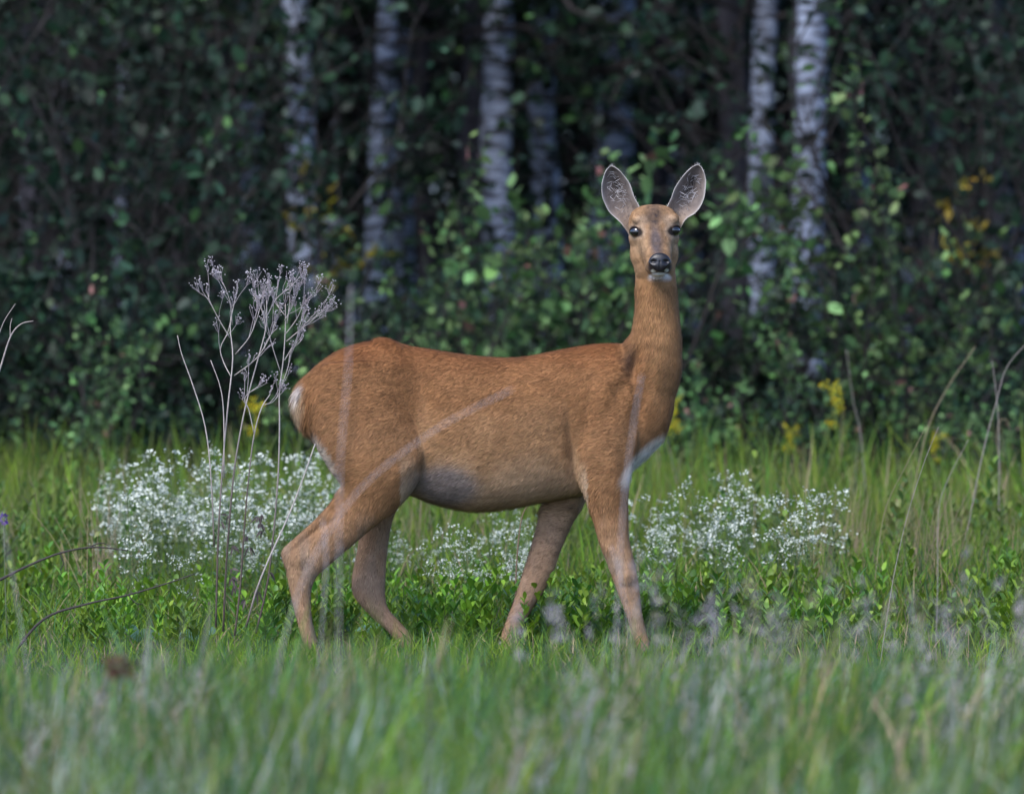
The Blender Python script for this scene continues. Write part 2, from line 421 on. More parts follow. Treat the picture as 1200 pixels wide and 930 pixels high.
fur_mat = tint_mat('deer_coat', rough=.75, spec=.18, noise=60, amount=.10)
deer = thing('roe_deer', 'reddish brown hornless doe standing in the meadow, head turned to face the viewer', 'deer')
at = body_me.attributes.new('tint', 'FLOAT_COLOR', 'POINT')
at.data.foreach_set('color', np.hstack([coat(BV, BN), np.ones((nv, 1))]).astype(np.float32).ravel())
body_me.materials.clear(); body_me.materials.append(fur_mat)
body_me.polygons.foreach_set('use_smooth', np.ones(len(body_me.polygons), bool))
body = link('body', body_me, deer)

# short fur: one tapering hair per sample, laid along the flow
rng = np.random.default_rng(7)
body_me.calc_loop_triangles()
tri = np.empty(len(body_me.loop_triangles) * 3, np.int32); body_me.loop_triangles.foreach_get('vertices', tri); tri = tri.reshape(-1, 3)
A_, B_, C_ = BV[tri[:, 0]], BV[tri[:, 1]], BV[tri[:, 2]]
area = np.linalg.norm(np.cross(B_ - A_, C_ - A_), axis=1)
cx_, cy_ = to_px((A_ + B_ + C_) / 3)
wgt = area * np.where((A_[:, 1] > .06) & (cy_ < 590), .35, 1.0) * np.where(cy_ < 332, 2.0, 1.0)
NH = 130000
pick = rng.choice(len(tri), NH, p=wgt / wgt.sum())
u_, v_ = rng.random(NH), rng.random(NH); fl = u_ + v_ > 1; u_[fl], v_[fl] = 1 - u_[fl], 1 - v_[fl]
hp = A_[pick] + u_[:, None] * (B_ - A_)[pick] + v_[:, None] * (C_ - A_)[pick]
hn = unit(BN[tri[pick, 0]]); hf = flow(hp, hn)
hx, hy = to_px(hp)
ln = np.full(NH, .0150); ln = np.where(hy > 600, .011, ln); ln = np.where((hy < 332) & (hx > 700), .0055, ln)
ln = ln + .022 * near(hx, hy, 350, 486, 14, 34, 0, .4) + .010 * near(hx, hy, 570, 596, 110, 8) + .012 * near(hx, hy, 757, 545, 13, 34, .7)
bald = (near(hx, hy, 773, 310, 16, 14, 0, .1) > .5) | (near(hx, hy, 745, 272, 9, 7, 0, .1) > .5) | (near(hx, hy, 790.5, 270, 9, 7, 0, .1) > .5)
ln = np.where(bald, .0012, ln) * rng.uniform(.65, 1.25, NH)
lift = np.where(hy < 332, .22, .26)[:, None] + .12 * rng.random((NH, 1))
hs = unit(np.cross(hf, hn)); hd = unit(hf + hn * lift + hs * rng.normal(0, .16, (NH, 1)))
w0 = np.where(hy < 332, .00042, .00062)[:, None] * rng.uniform(.7, 1.3, (NH, 1))
mid = hp + hd * (ln * .55)[:, None]; tip = hp + hd * ln[:, None] - hn * (ln * .10)[:, None] + np.array([0, 0, -1]) * (ln * .06)[:, None]
hp2 = hp - hn * .0006
hv_ = np.stack([hp2 - hs * w0, hp2 + hs * w0, mid + hs * w0 * .8, mid - hs * w0 * .8, tip], 1).reshape(-1, 3)
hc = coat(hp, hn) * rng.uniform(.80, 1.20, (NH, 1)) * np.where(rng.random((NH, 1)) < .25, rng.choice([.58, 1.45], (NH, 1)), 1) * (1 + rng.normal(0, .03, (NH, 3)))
hc = np.repeat(hc[:, None], 5, axis=1); hc[:, 4] *= 1.12; hc[:, :2] *= .92
i0 = np.arange(NH) * 5
fb = MB(); fb.add(hv_, np.stack([i0, i0 + 1, i0 + 2, i0 + 3], 1), np.stack([i0 + 3, i0 + 2, i0 + 4], 1), np.clip(hc, .004, .95).reshape(-1, 3))
tag(fb.build('fur', fur_mat, body), None, None, kind='stuff')

# ears: cupped shells facing forward, pale rim with backlight painted into its colour, dark inside with tufts
def lerp_prof(prof, t): return np.interp(t, [p[0] for p in prof], [p[1] for p in prof])
ear_mat = tint_mat('ear_skin', rough=.7, spec=.2, noise=70, amount=.15, trans=.18)
def make_ear(axis_px, left_px, right_px, y_base, y_tip, sg, label):
    nu, nvv = 17, 24
    t = np.linspace(0, 1, nvv); u = np.linspace(-1, 1, nu)
    L_ = crom(np.array(left_px, float), 12); R_ = crom(np.array(right_px, float), 12)
    L_ = L_[np.linspace(0, len(L_) - 1, nvv).round().astype(int)]; R_ = R_[np.linspace(0, len(R_) - 1, nvv).round().astype(int)]
    front = np.zeros((nvv, nu, 3)); back = front.copy(); cf = front.copy(); cb = front.copy()
    for i in range(nvv):
        a, b = P(*L_[i]), P(*R_[i]); yb = y_base + (y_tip - y_base) * t[i]
        hw = np.linalg.norm(b - a) / 2
        for j in range(nu):
            k = (u[j] + 1) / 2; p = a * (1 - k) + b * k
            cup = (1 - abs(u[j]) ** 2.2)
            wob = 1 + .035 * (vnoise(np.array([[t[i] * 9, sg * 3.0, u[j] * .5]]), 1.0, 19)[0] - .5) * 2; mid_p = (a + b) / 2; p = mid_p + (p - mid_p) * wob
            p[1] = yb + hw * .85 * cup - .004 * (1 - cup)
            front[i, j] = p
            q = p.copy(); q[1] += .0035 + .004 * cup; back[i, j] = q
            e = max(abs(u[j]), 0); rim = smooth01(.84, .99, e) * .8; tip = smooth01(.90, 1.0, t[i])
            r = max(rim, tip)
            ins = np.array([.23, .19, .17]) * (.75 + .5 * (vnoise(p[None], 90, 3)[0]))
            dk = math.exp(-((u[j] + .10 * sg) / .42) ** 2 - ((t[i] - .56) / .20) ** 2)
            ins = ins * (1 - .85 * dk); low = 1 - smooth01(.05, .4, t[i])
            ins = ins * (1 - low * .7) + np.array([.40, .30, .22]) * low * .7
            cf[i, j] = ins * (1 - r) + np.array([.66, .60, .55]) * r
            cb[i, j] = (.26, .14, .065)
    mb = MB()
    idx = np.arange(nvv * nu).reshape(nvv, nu)
    fq = np.stack([idx[:-1, :-1], idx[:-1, 1:], idx[1:, 1:], idx[1:, :-1]], -1).reshape(-1, 4)
    off = nvv * nu
    edge = list(idx[:, 0]) + list(idx[-1, 1:]) + list(idx[::-1, -1][1:]) + list(idx[0, ::-1][1:])
    eq = [(edge[k + 1], edge[k], edge[k] + off, edge[k + 1] + off) for k in range(len(edge) - 1)]
    mb.add(np.vstack([front.reshape(-1, 3), back.reshape(-1, 3)]), np.vstack([fq, fq[:, ::-1] + off, eq]), None, np.vstack([cf.reshape(-1, 3), cb.reshape(-1, 3)]))
    rimp = np.vstack([front[2:, 0], front[-1, nu // 2][None], front[2:, -1][::-1]])
    mb.tube(rimp, .0005 + .0007 * np.random.default_rng(3 + sg).random(len(rimp)), 6, (.66, .60, .55))
    ear = mb.build('ear', ear_mat, deer)
    if label: ear['label'] = label
    # hair inside and fringe on the rim
    r = np.random.default_rng(11 + sg); hb = MB()
    def strand(p, d, l, w, col):
        s_ = unit(np.cross(d, [0, 1, 0.1])); bend = np.array([r.normal(0, .25), -.15, r.normal(0, .25)])
        m_ = p + d * l * .5 + bend * l * .12; e_ = p + d * l + bend * l * .5
        hb.add([p - s_ * w, p + s_ * w, m_ + s_ * w * .8, m_ - s_ * w * .8, e_], [(0, 1, 2, 3)], [(3, 2, 4)], col)
    for _ in range(330):                                    # soft grey down inside
        i = r.integers(1, nvv - 2); j = r.integers(2, nu - 2)
        d = unit(np.array([-u[j] * .5 + r.normal(0, .3), -.35, .7 + r.normal(0, .3)]))
        strand(front[i, j], d, r.uniform(.008, .018), .0004, np.array([.30, .25, .23]) * r.uniform(.5, 1.2))
    for _ in range(60):                                     # long pale tufts
        i = int(np.clip(r.normal(.52, .14), .2, .8) * (nvv - 1)); j = r.integers(3, nu - 3)
        inward = np.sign(-u[j] + .01); d = unit(np.array([inward * r.uniform(.3, 1.1), -.5, r.normal(.25, .6)]))
        strand(front[i, j], d, r.uniform(.012, .028), .00055, np.array([.74, .70, .70]) * r.uniform(.7, 1.15))
    for k in range(len(edge)):                              # pale fringe
        if edge[k] < nu: continue
        p = front.reshape(-1, 3)[edge[k]]
        for _ in range(1):
            out = unit(p - front[nvv // 2, nu // 2]); d = unit(out * .15 + np.array([r.normal(0, .2), -.5, .6]))
            strand(p + r.normal(0, .0012, 3), d, r.uniform(.004, .009), .0004, np.array([.75, .70, .66]) * r.uniform(.8, 1.1))
    tag(hb.build('ear_hair', ear_mat, ear), None, None, kind='stuff')
yb = float(C0[1]) - .008
make_ear(None, [(738, 276), (727, 261), (714, 248), (707, 234), (705.5, 219), (707.5, 206), (712, 197.5), (716, 194.5)],
         [(752, 252), (749, 242), (744.5, 234), (741, 225), (737, 215), (730.5, 205), (723.5, 198), (717.5, 194.6)], yb, yb + .012, -1, None)
make_ear(None, [(778, 251), (782, 241), (786.5, 232), (790, 223), (796, 212), (803, 203), (811, 195.8), (817, 193)],
         [(795, 272), (803, 257), (815, 249), (823, 236), (826.5, 222), (826.5, 209), (823, 198), (818.5, 193.1)], yb, yb + .012, 1, None)

# eyes, nose, hooves
eye_mat = plain_mat('eye_dark', (.006, .005, .006), .06, .6, 1.0)
for k, e in enumerate(EYES):
    mb = MB(); n1, n2 = 16, 24
    ph = np.linspace(0, np.pi, n1); th = np.arange(n2) * 2 * np.pi / n2
    sg = -1 if k == 0 else 1
    out = unit(np.array([sg * .55, -.8, -.05])); up = unit(np.array([0, 0, 1.0]) - out * out[2]); sd_ = np.cross(out, up)
    v = (np.sin(ph)[:, None, None] * (np.cos(th)[None, :, None] * sd_ * .0172 + np.sin(th)[None, :, None] * up * .0146) + np.cos(ph)[:, None, None] * out * .0125)
    c = e + np.array([0, .0060, 0]); idx = np.arange(n1 * n2).reshape(n1, n2); nx = np.roll(idx, -1, 1)
    mb.add(c + v.reshape(-1, 3), np.stack([idx[:-1], nx[:-1], nx[1:], idx[1:]], -1).reshape(-1, 4))
    eye = mb.build('eye', eye_mat, deer)
    lid = MB(); tt = np.linspace(-.12, np.pi + .12, 15)
    lp = c + np.cos(tt)[:, None] * sd_ * .0150 + np.sin(tt)[:, None] * up * .0145 + out * (.0060 + .0015 * np.sin(tt))[:, None]
    lid.tube(lp, .0012 + .0012 * np.sin(np.clip(tt, 0, np.pi)), 8, (.045, .030, .022)); lid.build('eyelid', fur_mat, eye)
nose_mat, N, L, b = new_mat('wet_nose')
b.inputs['Base Color'].default_value = (.012, .011, .013, 1); b.inputs['Roughness'].default_value = .28
nz = N.new('ShaderNodeTexVoronoi'); nz.inputs['Scale'].default_value = 420
tc = N.new('ShaderNodeTexCoord'); bp = N.new('ShaderNodeBump'); bp.inputs['Strength'].default_value = .35; bp.inputs['Distance'].default_value = .001
L.new(tc.outputs['Object'], nz.inputs['Vector']); L.new(nz.outputs[0], bp.inputs['Height']); L.new(bp.outputs[0], b.inputs['Normal'])
mb = MB(); n1, n2 = 40, 48
ph = np.linspace(0.001, np.pi - .001, n1); th = np.arange(n2) * 2 * np.pi / n2
X = np.sin(ph)[:, None] * np.cos(th)[None]; Z = np.sin(ph)[:, None] * np.sin(th)[None]; Y = np.cos(ph)[:, None] * np.ones_like(th)[None]
X = np.sign(X) * np.abs(X) ** .85; wid = np.where(Z > 0, 1 - .10 * Z, 1 + .42 * Z)            # broad above, narrowing to the lip
nos = np.zeros_like(X)
for sg in (-1, 1):
    nos += np.exp(-((X - sg * .58) / .26) ** 2 - ((Z + .05 - .1) / .20) ** 2) * (Y > 0)
groove = np.exp(-(X / .07) ** 2) * (Z < .1) * (Y > 0)
depth = Y * .011 - nos * .0065 - groove * .0018
pn = on_body(773, 307.5)
nb = pn + np.array([0, .0015, 0])
V = nb + X[..., None] * wid[..., None] * np.array([13.2 * S, 0, 0]) + Z[..., None] * np.array([0, .003, 11.2 * S]) + depth[..., None] * np.array([0.02, -1, .12])
idx = np.arange(n1 * n2).reshape(n1, n2); nx = np.roll(idx, -1, 1)
mb.add(V.reshape(-1, 3), np.stack([idx[:-1], nx[:-1], nx[1:], idx[1:]], -1).reshape(-1, 4)); mb.build('nose', nose_mat, deer)
hoof_mat = plain_mat('hoof_horn', (.018, .015, .013), .35, .5)
def make_hoof(px, py, y, ang):
    mb = MB()
    c = P(px, py); c[1] = y; top = c[2]; d = np.array([math.cos(ang), math.sin(ang)])
    for sg in (-1, 1):
        prof = [(-.014, .010, .0), (-.008, .0125, .018), (0.0, .012, .032)]
        V = []
        for z_f, r_s in ((0, 1.0), (.45, .92), (1.0, .62)):
            for (a, w) in ((-.018, .5), (-.012, .95), (.004, 1.0), (.020, .75), (.032 - .014 * z_f, .12), (.020, -.75), (.004, -1.0), (-.012, -.95), (-.018, -.5)):
                fx = a * (1 - .35 * z_f) - .006 * z_f; wy = w * .0095 * r_s
                V.append([c[0] + fx * d[0], c[1] + sg * .0105 + wy, .004 + z_f * max(top - .004, .03)])
        n = 9; idx = np.arange(27).reshape(3, n); nx = np.roll(idx, -1, 1)
        q = np.stack([idx[:-1], nx[:-1], nx[1:], idx[1:]], -1).reshape(-1, 4)
        V.append(list(np.mean(V[:n], 0))); V.append(list(np.mean(V[18:27], 0)))
        tr = [(27, (j + 1) % n, j) for j in range(n)] + [(28, 18 + j, 18 + (j + 1) % n) for j in range(n)]
        mb.add(V, q, tr)
    mb.build('hoof', hoof_mat, deer)
GZ_FOOT = {}
for px, py, y, a in ((757, 759, -.082, 0), (590, 762, .08, 0), (371, 762, -.088, 0), (483, 761, .08, 0)):
    make_hoof(px, py, y, a)
# ================================================================== the meadow
rng = np.random.default_rng(21)
def ground_z(x, y):
    p = np.stack([np.asarray(x, float), np.asarray(y, float), np.zeros_like(np.asarray(x, float))], -1)
    return (vnoise(p, .35, 4) - .5) * .05 * smooth01(400, 60, np.abs(p[..., 1])) - .006
# ground: one sheet to the horizon, fine near the deer
ys = np.concatenate([-np.geomspace(1200, 26, 14), np.linspace(-25.5, 14, 80), np.geomspace(15, 1500, 22)])
xs = np.concatenate([-np.geomspace(1200, 9, 14), np.linspace(-8.6, 8.6, 36), np.geomspace(9, 1200, 14)])
GX, GY = np.meshgrid(xs, ys); GZ = ground_z(GX, GY)
mb = MB(); idx = np.arange(GX.size).reshape(GX.shape)
mb.add(np.stack([GX, GY, GZ], -1).reshape(-1, 3), np.stack([idx[:-1, :-1], idx[:-1, 1:], idx[1:, 1:], idx[1:, :-1]], -1).reshape(-1, 4))
soil, N, L, b = new_mat('meadow_soil')
tc = N.new('ShaderNodeTexCoord'); n1 = N.new('ShaderNodeTexNoise'); n1.inputs['Scale'].default_value = 3.5; n1.inputs['Detail'].default_value = 8
cr = N.new('ShaderNodeValToRGB'); cr.color_ramp.elements[0].color = (.018, .022, .009, 1); cr.color_ramp.elements[1].color = (.05, .075, .022, 1)
cr.color_ramp.elements[0].position = .35; cr.color_ramp.elements[1].position = .7
e = cr.color_ramp.elements.new(.5); e.color = (.035, .035, .016, 1)
L.new(tc.outputs['Object'], n1.inputs['Vector']); L.new(n1.outputs[0], cr.inputs[0]); L.new(cr.outputs[0], b.inputs['Base Color'])
b.inputs['Roughness'].default_value = .95
bp = N.new('ShaderNodeBump'); bp.inputs['Strength'].default_value = .6; L.new(n1.outputs[0], bp.inputs['Height']); L.new(bp.outputs[0], b.inputs['Normal'])
tag(mb.build('ground', soil), None, None, kind='structure')

grass_mat = tint_mat('grass_blades', rough=.55, spec=.2, trans=.35)
def add_blades(mb, x, y, h, w, col, lean=.25, curl=.35, seed=0, az=None):
    """tapering bent blades: three segments each"""
    r = np.random.default_rng(seed); n = len(x)
    z = ground_z(x, y) - .01
    az = r.uniform(0, 2 * np.pi, n) if az is None else az; ld = np.stack([np.cos(az), np.sin(az), np.zeros(n)], -1)
    ln = np.abs(r.normal(0, lean, n)) ; cl = np.abs(r.normal(0, curl, n)) 
    fa = r.uniform(0, np.pi, n); sd_ = np.stack([np.cos(fa), np.sin(fa), np.zeros(n)], -1)
    base = np.stack([x, y, z], -1); V = []
    for t, wf in ((0, .8), (.38, 1.0), (.74, .7), (1.0, 0)):
        hor = (ln * t + cl * t * t * 1.1) * h
        up = h * t * (1 - .25 * np.minimum(cl, 1.2) * t)
        c = base + ld * hor[:, None]; c[:, 2] += up
        if wf: V += [c - sd_ * (w * wf / 2)[:, None], c + sd_ * (w * wf / 2)[:, None]]
        else: V.append(c)
    V = np.stack(V, 1).reshape(-1, 3); i = np.arange(n) * 7
    cc = np.repeat(np.asarray(col)[:, None], 7, axis=1)
    q = np.concatenate([np.stack([i, i + 1, i + 3, i + 2], 1), np.stack([i + 2, i + 3, i + 5, i + 4], 1)])
    mb.add(V, q, np.stack([i + 4, i + 5, i + 6], 1), cc.reshape(-1, 3))

def spread(n, d0, d1, margin=1.3, seed=0):
    """points on the meadow between two distances from the viewpoint, a little wider than the view"""
    r = np.random.default_rng(seed)
    d = np.sqrt(r.uniform((d0 + 21) ** 2, (d1 + 21) ** 2, n)) - 21
    half = 600 * d / FPX + margin
    return (r.uniform(-1, 1, n) * half), d - CAM_D

def pal(n, cols, weights, r, jit=.12):
    c = np.asarray(cols)[r.choice(len(cols), n, p=np.asarray(weights) / np.sum(weights))]
    return np.clip(c * r.uniform(1 - jit * 2, 1 + jit * 2, (n, 1)) * (1 + r.normal(0, jit * .4, (n, 3))), .003, .8)
GREEN, YGREEN, BGREEN, DRY, LIME, OLIVE = (.100, .205, .030), (.180, .275, .028), (.095, .200, .075), (.38, .30, .17), (.20, .33, .025), (.15, .18, .036)

# tall grass between the camera and the deer: tufts whose blades share a lean and a colour
def tufts(n_t, per, d0, d1, margin, seed):
    r = np.random.default_rng(seed); cx, cy = spread(n_t, d0, d1, margin, seed + 1)
    k = np.repeat(np.arange(n_t), per); sg = .035
    return k, cx[k] + r.normal(0, sg, len(k)), cy[k] + r.normal(0, sg, len(k)), cx, cy
mb = MB(); k, x, y, cx, cy = tufts(2500, 14, 14.6, 21.6, 1.0, 1); n = len(k); d = y + CAM_D
pn = vnoise(np.stack([cx, cy, 0 * cx], -1), 1.1, 8)[k]
h = (np.interp(d, [13.5, 15, 17.5, 19.5, 21.6], [.16, .25, .36, .28, .12]) * (.6 + .7 * pn)) * rng.uniform(.75, 1.25, 2500)[k] * rng.uniform(.5, 1.25, n)
tc_ = pal(2500, (GREEN, YGREEN, BGREEN, DRY, (.34, .37, .31), (.040, .085, .028)), (5, 4.5, 5, 1.5, 3.4, 2.4), rng, .16)[k]
add_blades(mb, x, y, h, rng.uniform(.003, .0065, n) * np.where(rng.random(n) < .25, 1.6, 1), np.clip(tc_ * rng.uniform(.7, 1.35, (n, 1)), .003, .7), .18, .40, 2, az=rng.normal(.3, 1.3, 2500)[k] + rng.normal(0, .7, n))
tag(mb.build('tall_grass', grass_mat), 'soft tall green meadow grass in front of the deer', 'grass', kind='stuff')

# short grass around the deer's feet
mb = MB(); n = 42000; x, y = spread(n, 20.5, 26.2, 1.1, 3); d = y + CAM_D
pn = vnoise(np.stack([x, y, 0 * x], -1), 1.6, 10)
h = np.interp(d, [20, 22, 24, 26.2], [.165, .105, .075, .13]) * (.5 + .95 * pn) * rng.uniform(.5, 1.3, n)
add_blades(mb, x, y, h, rng.uniform(.0025, .005, n), pal(n, (GREEN, YGREEN, BGREEN, DRY, LIME), (4, 4, 2, 1.3, 2), rng), .3, .45, 4)
tag(mb.build('short_grass', grass_mat), 'short sharp green and straw grass under the deer', 'grass', kind='stuff')

# grass behind the deer, up to the wood
mb = MB(); n = 62000; x, y = spread(n, 26.0, 35.5, 1.8, 5); d = y + CAM_D
pn = vnoise(np.stack([x, y, 0 * x], -1), 1.0, 11)
right = smooth01(-.3, .8, x)
h = np.interp(d, [26, 28, 31, 34, 35.5], [.17, .22, .30, .34, .30]) * (.55 + .7 * pn) * rng.uniform(.5, 1.25, n)
col = pal(n, (GREEN, YGREEN, (.070, .125, .045), DRY, OLIVE), (5, 6, 3, 1.6, 2.5), rng, .16)
far_ = smooth01(28, 34, d)[:, None]; warm = vnoise(np.stack([x, y, 0 * x], -1), .7, 12)[:, None]
col = col * (1 - .6 * far_ * warm) + np.array([.23, .26, .035]) * (.6 * far_ * warm)
add_blades(mb, x, y, h, rng.uniform(.003, .007, n), col, .18, .28, 6)
n = 2600; x, y = spread(n, 29.5, 35.0, 1.6, 15)
add_blades(mb, x, y, rng.uniform(.34, .56, n), rng.uniform(.005, .010, n), pal(n, (YGREEN, GREEN, OLIVE, (.17, .23, .06), DRY), (4, 3, 2, 3, .8), rng, .15), .16, .22, 16)
tag(mb.build('meadow_grass', grass_mat), 'yellowish green meadow grass between the deer and the dark wood', 'grass', kind='stuff')

# flowering grass heads, lilac grey, among the tall grass in front
head_mat = tint_mat('grass_heads', rough=.8, spec=.15, trans=.25)
mb = MB(); r = np.random.default_rng(31)
def seed_head(mb, x, y, h, r, tintc, hl=.11, w=.0075):
    z = float(ground_z(np.array([x]), np.array([y]))[0]); az = r.uniform(0, 6.28); ln = abs(r.normal(.1, .2))
    dv = np.array([math.cos(az), math.sin(az), 0]); t = np.linspace(0, 1, 5)
    path = np.array([x, y, z]) + dv * (ln * h * t ** 1.6)[:, None] + np.array([0, 0, 1.0]) * (h * t)[:, None]
    mb.tube(path, .0011, 3, np.array([.16, .19, .10]), caps=False)
    tip = path[-1]; ax = unit(path[-1] - path[-2]); 
    k = 22
    tt = r.uniform(0, 1, k); an = r.uniform(0, 6.28, k)
    rad = w * np.sin(np.pi * (tt * .85 + .12))
    a1 = unit(np.cross(ax, [.3, .9, .1])); a2 = np.cross(ax, a1)
    c = tip + ax * (tt * hl)[:, None] + (np.cos(an) * rad)[:, None] * a1 + (np.sin(an) * rad)[:, None] * a2
    o = unit((np.cos(an))[:, None] * a1 + (np.sin(an))[:, None] * a2 + ax * 1.2); s_ = unit(np.cross(o, r.normal(0, 1, (k, 3))))
    V = np.stack([c, c + o * .006 + s_ * .0022, c + o * .013, c + o * .006 - s_ * .0022], 1).reshape(-1, 3); i = np.arange(k) * 4
    mb.add(V, np.stack([i, i + 1, i + 2, i + 3], 1), None, np.repeat(tintc * r.uniform(.7, 1.3, (k, 1)), 4, axis=0))
LILAC, STRAW = np.array([.46, .41, .42]), np.array([.46, .39, .26])
x, y = spread(700, 14.5, 20.3, .6, 32)
for i in range(700):
    keep = vnoise(np.array([[x[i], y[i], 0]]), 1.3, 13)[0] + .08 * (x[i] > 0)
    if keep < .72: continue
    dd = y[i] + CAM_D
    seed_head(mb, x[i], y[i], np.interp(dd, [15, 18, 20.3], [.30, .35, .26]) * r.uniform(.8, 1.25), r, LILAC if r.random() < .7 else STRAW)
tag(mb.build('grass_seed_heads', head_mat), 'pale lilac flowering grass heads rising from the foreground grass', 'grass', kind='stuff')

# ---- leafy young plants in front of and below the deer: copies of a few sprigs
leaf_mat = tint_mat('herb_leaf', rough=.42, spec=.4, trans=.25, obj_random=.7)
def leaf_geo(mb, base, d, nrm, l, w, col, droop=.25):
    """one leaf: six-sided blade with a fold and a droop"""
    s_ = np.cross(d, nrm); s_ = s_ / (np.linalg.norm(s_) + 1e-9)
    dn = np.array([0, 0, -1.0])
    p = [base, base + d * l * .33 + s_ * w * .46 + nrm * w * .12, base + d * l * .70 + s_ * w * .38 + nrm * w * .10 + dn * droop * l * .25,
         base + d * l + dn * droop * l * .6, base + d * l * .70 - s_ * w * .38 + nrm * w * .10 + dn * droop * l * .25, base + d * l * .33 - s_ * w * .46 + nrm * w * .12,
         base + d * l * .36, base + d * l * .70 + dn * droop * l * .25]
    c = np.tile(np.asarray(col), (8, 1)); c[6:] *= 1.12
    mb.add(p, [(0, 6, 7, 1), (1, 7, 3, 2)][:0] + [(6, 7, 2, 1), (6, 5, 4, 7)], [(0, 6, 1), (0, 5, 6), (7, 3, 2), (7, 4, 3)], c)
def sprig(seed, h, n_stem, l, w, cols):
    r = np.random.default_rng(seed); st = MB(); lv = MB()
    for k in range(n_stem):
        az = r.uniform(0, 6.28); ln = r.uniform(.05, .45); hh = h * r.uniform(.6, 1.1); t = np.linspace(0, 1, 5)
        dv = np.array([math.cos(az), math.sin(az), 0])
        b0 = np.array([r.normal(0, .03), r.normal(0, .03), -.01])
        path = b0 + dv * (ln * hh * t)[:, None] + np.array([0, 0, 1]) * (hh * t)[:, None]
        st.tube(path, np.linspace(.0016, .0008, 5), 4, (.10, .14, .045), caps=False)
        m = int(8 + hh * 50)
        for i in range(m):
            f = .15 + .85 * i / (m - 1); p = b0 + dv * ln * hh * f + np.array([0, 0, hh * f])
            a = i * 2.4 + r.normal(0, .3); up = r.uniform(.5, 1.1) + .9 * f
            d = unit(np.array([math.cos(a), math.sin(a), up])); nrm = unit(np.array([-math.cos(a) * up, -math.sin(a) * up, 1.0]))
            leaf_geo(lv, p, d, nrm, l * r.uniform(.6, 1.15) * (1.1 - .45 * f), w * r.uniform(.7, 1.1), np.asarray(cols[r.integers(len(cols))]) * r.uniform(.75, 1.25), r.uniform(.1, .6))
    return st, lv
def spawn(proto, x, y, s, rz, label, group=None, used=set()):
    o = proto if proto.name not in used else copy_tree(proto)
    used.add(proto.name)
    o.location = (x, y, float(ground_z(np.array([x]), np.array([y]))[0])); o.rotation_euler = (0, 0, rz); o.scale = (s, s, s)
    o['label'] = label
    if group: o['group'] = group
    return o
protos = []
for k in range(5):
    t = thing('leafy_herb', 'x', 'plant'); st, lv = sprig(50 + k, .19, 5, .068, .019, ((.17, .30, .022), (.13, .25, .022), (.21, .34, .03), (.09, .19, .025)))
    st.build('stem', leaf_mat, t); lv.build('foliage', leaf_mat, t); protos.append(t)
r = np.random.default_rng(60)
cnt = 0
for k in range(200):
    dd = 25.1 + 2.4 * r.random() ** 1.7; px = r.uniform(-60, 1260)
    dens = np.interp(px, [0, 200, 420, 500, 900, 1000, 1200], [.45, .35, .6, 1, 1, .6, .55])
    if r.random() > dens: continue
    spawn(protos[cnt % 5], (px - 600) * dd / FPX, dd - CAM_D, r.uniform(.7, 1.15), r.uniform(0, 6.28), 'low bright green leafy herb ' + beside(px).replace('behind the hind', 'under the hind').replace('behind the shoulder', 'under the shoulder'), 'low leafy herbs ' + beside(px)); cnt += 1

# ---- white bedstraw-like flowers
flower_mat = tint_mat('white_petal', rough=.6, spec=.2, trans=.2)
stalk_mat = tint_mat('herb_stalk', rough=.6, spec=.3)
def white_plant(seed, h):
    r = np.random.default_rng(seed); st = MB(); lv = MB(); fl = MB()
    for k in range(3):
        az = r.uniform(0, 6.28); ln = r.uniform(.02, .3); t = np.linspace(0, 1, 6); hh = h * r.uniform(.75, 1.05)
        dv = np.array([math.cos(az), math.sin(az), 0]); b0 = np.array([r.normal(0, .015), r.normal(0, .015), -.01])
        path = b0 + dv * (ln * hh * t ** 1.4)[:, None] + np.array([0, 0, 1]) * (hh * t)[:, None]
        st.tube(path, np.linspace(.0014, .0006, 6), 3, (.10, .15, .06), caps=False)
        for i in range(14):                                     # whorled narrow leaves
            f = r.uniform(.08, .8); p = b0 + dv * ln * hh * f ** 1.4 + np.array([0, 0, hh * f]); a = r.uniform(0, 6.28)
            d = unit(np.array([math.cos(a), math.sin(a), .5])); leaf_geo(lv, p, d, unit(np.array([-d[0] * .5, -d[1] * .5, 1])), r.uniform(.02, .035), .006, np.array([.085, .15, .045]) * r.uniform(.7, 1.2), .3)
        for i in range(6):                                      # side shoots that carry loose clusters
            f = r.uniform(.45, 1.0); p = b0 + dv * ln * hh * f ** 1.4 + np.array([0, 0, hh * f]); a = r.uniform(0, 6.28)
            L0 = r.uniform(.03, .09) * (1.25 - .6 * f); d = unit(np.array([math.cos(a), math.sin(a), r.uniform(.5, 1.3)])); q = p + d * L0
            st.tube(np.array([p, (p + q) / 2 + r.normal(0, .003, 3), q]), [.0006, .0005, .0004], 3, (.13, .18, .07), caps=False)
            for j in range(r.integers(6, 12)):
                c = q + r.normal(0, 1, 3) * np.array([.009, .009, .0055]); nrm = unit(r.normal(0, .6, 3) + np.array([0, -.25, .8]))
                a1 = unit(np.cross(nrm, [.3, .8, .2])); a2 = np.cross(nrm, a1); rad = r.uniform(.0027, .0047); rot = r.uniform(0, 1.5)
                V = [c]; 
                for m in range(8):
                    rr = rad * (1.0 if m % 2 == 0 else .62); an = rot + m * np.pi / 4
                    V.append(c + a1 * math.cos(an) * rr + a2 * math.sin(an) * rr + nrm * rr * .18)
                fl.add(V, None, [(0, 1 + m, 1 + (m + 1) % 8) for m in range(8)], np.vstack([[.62, .66, .40]] + [[.74, .77, .74]] * 8) * r.uniform(.85, 1.08))
    return st, lv, fl
wp = []
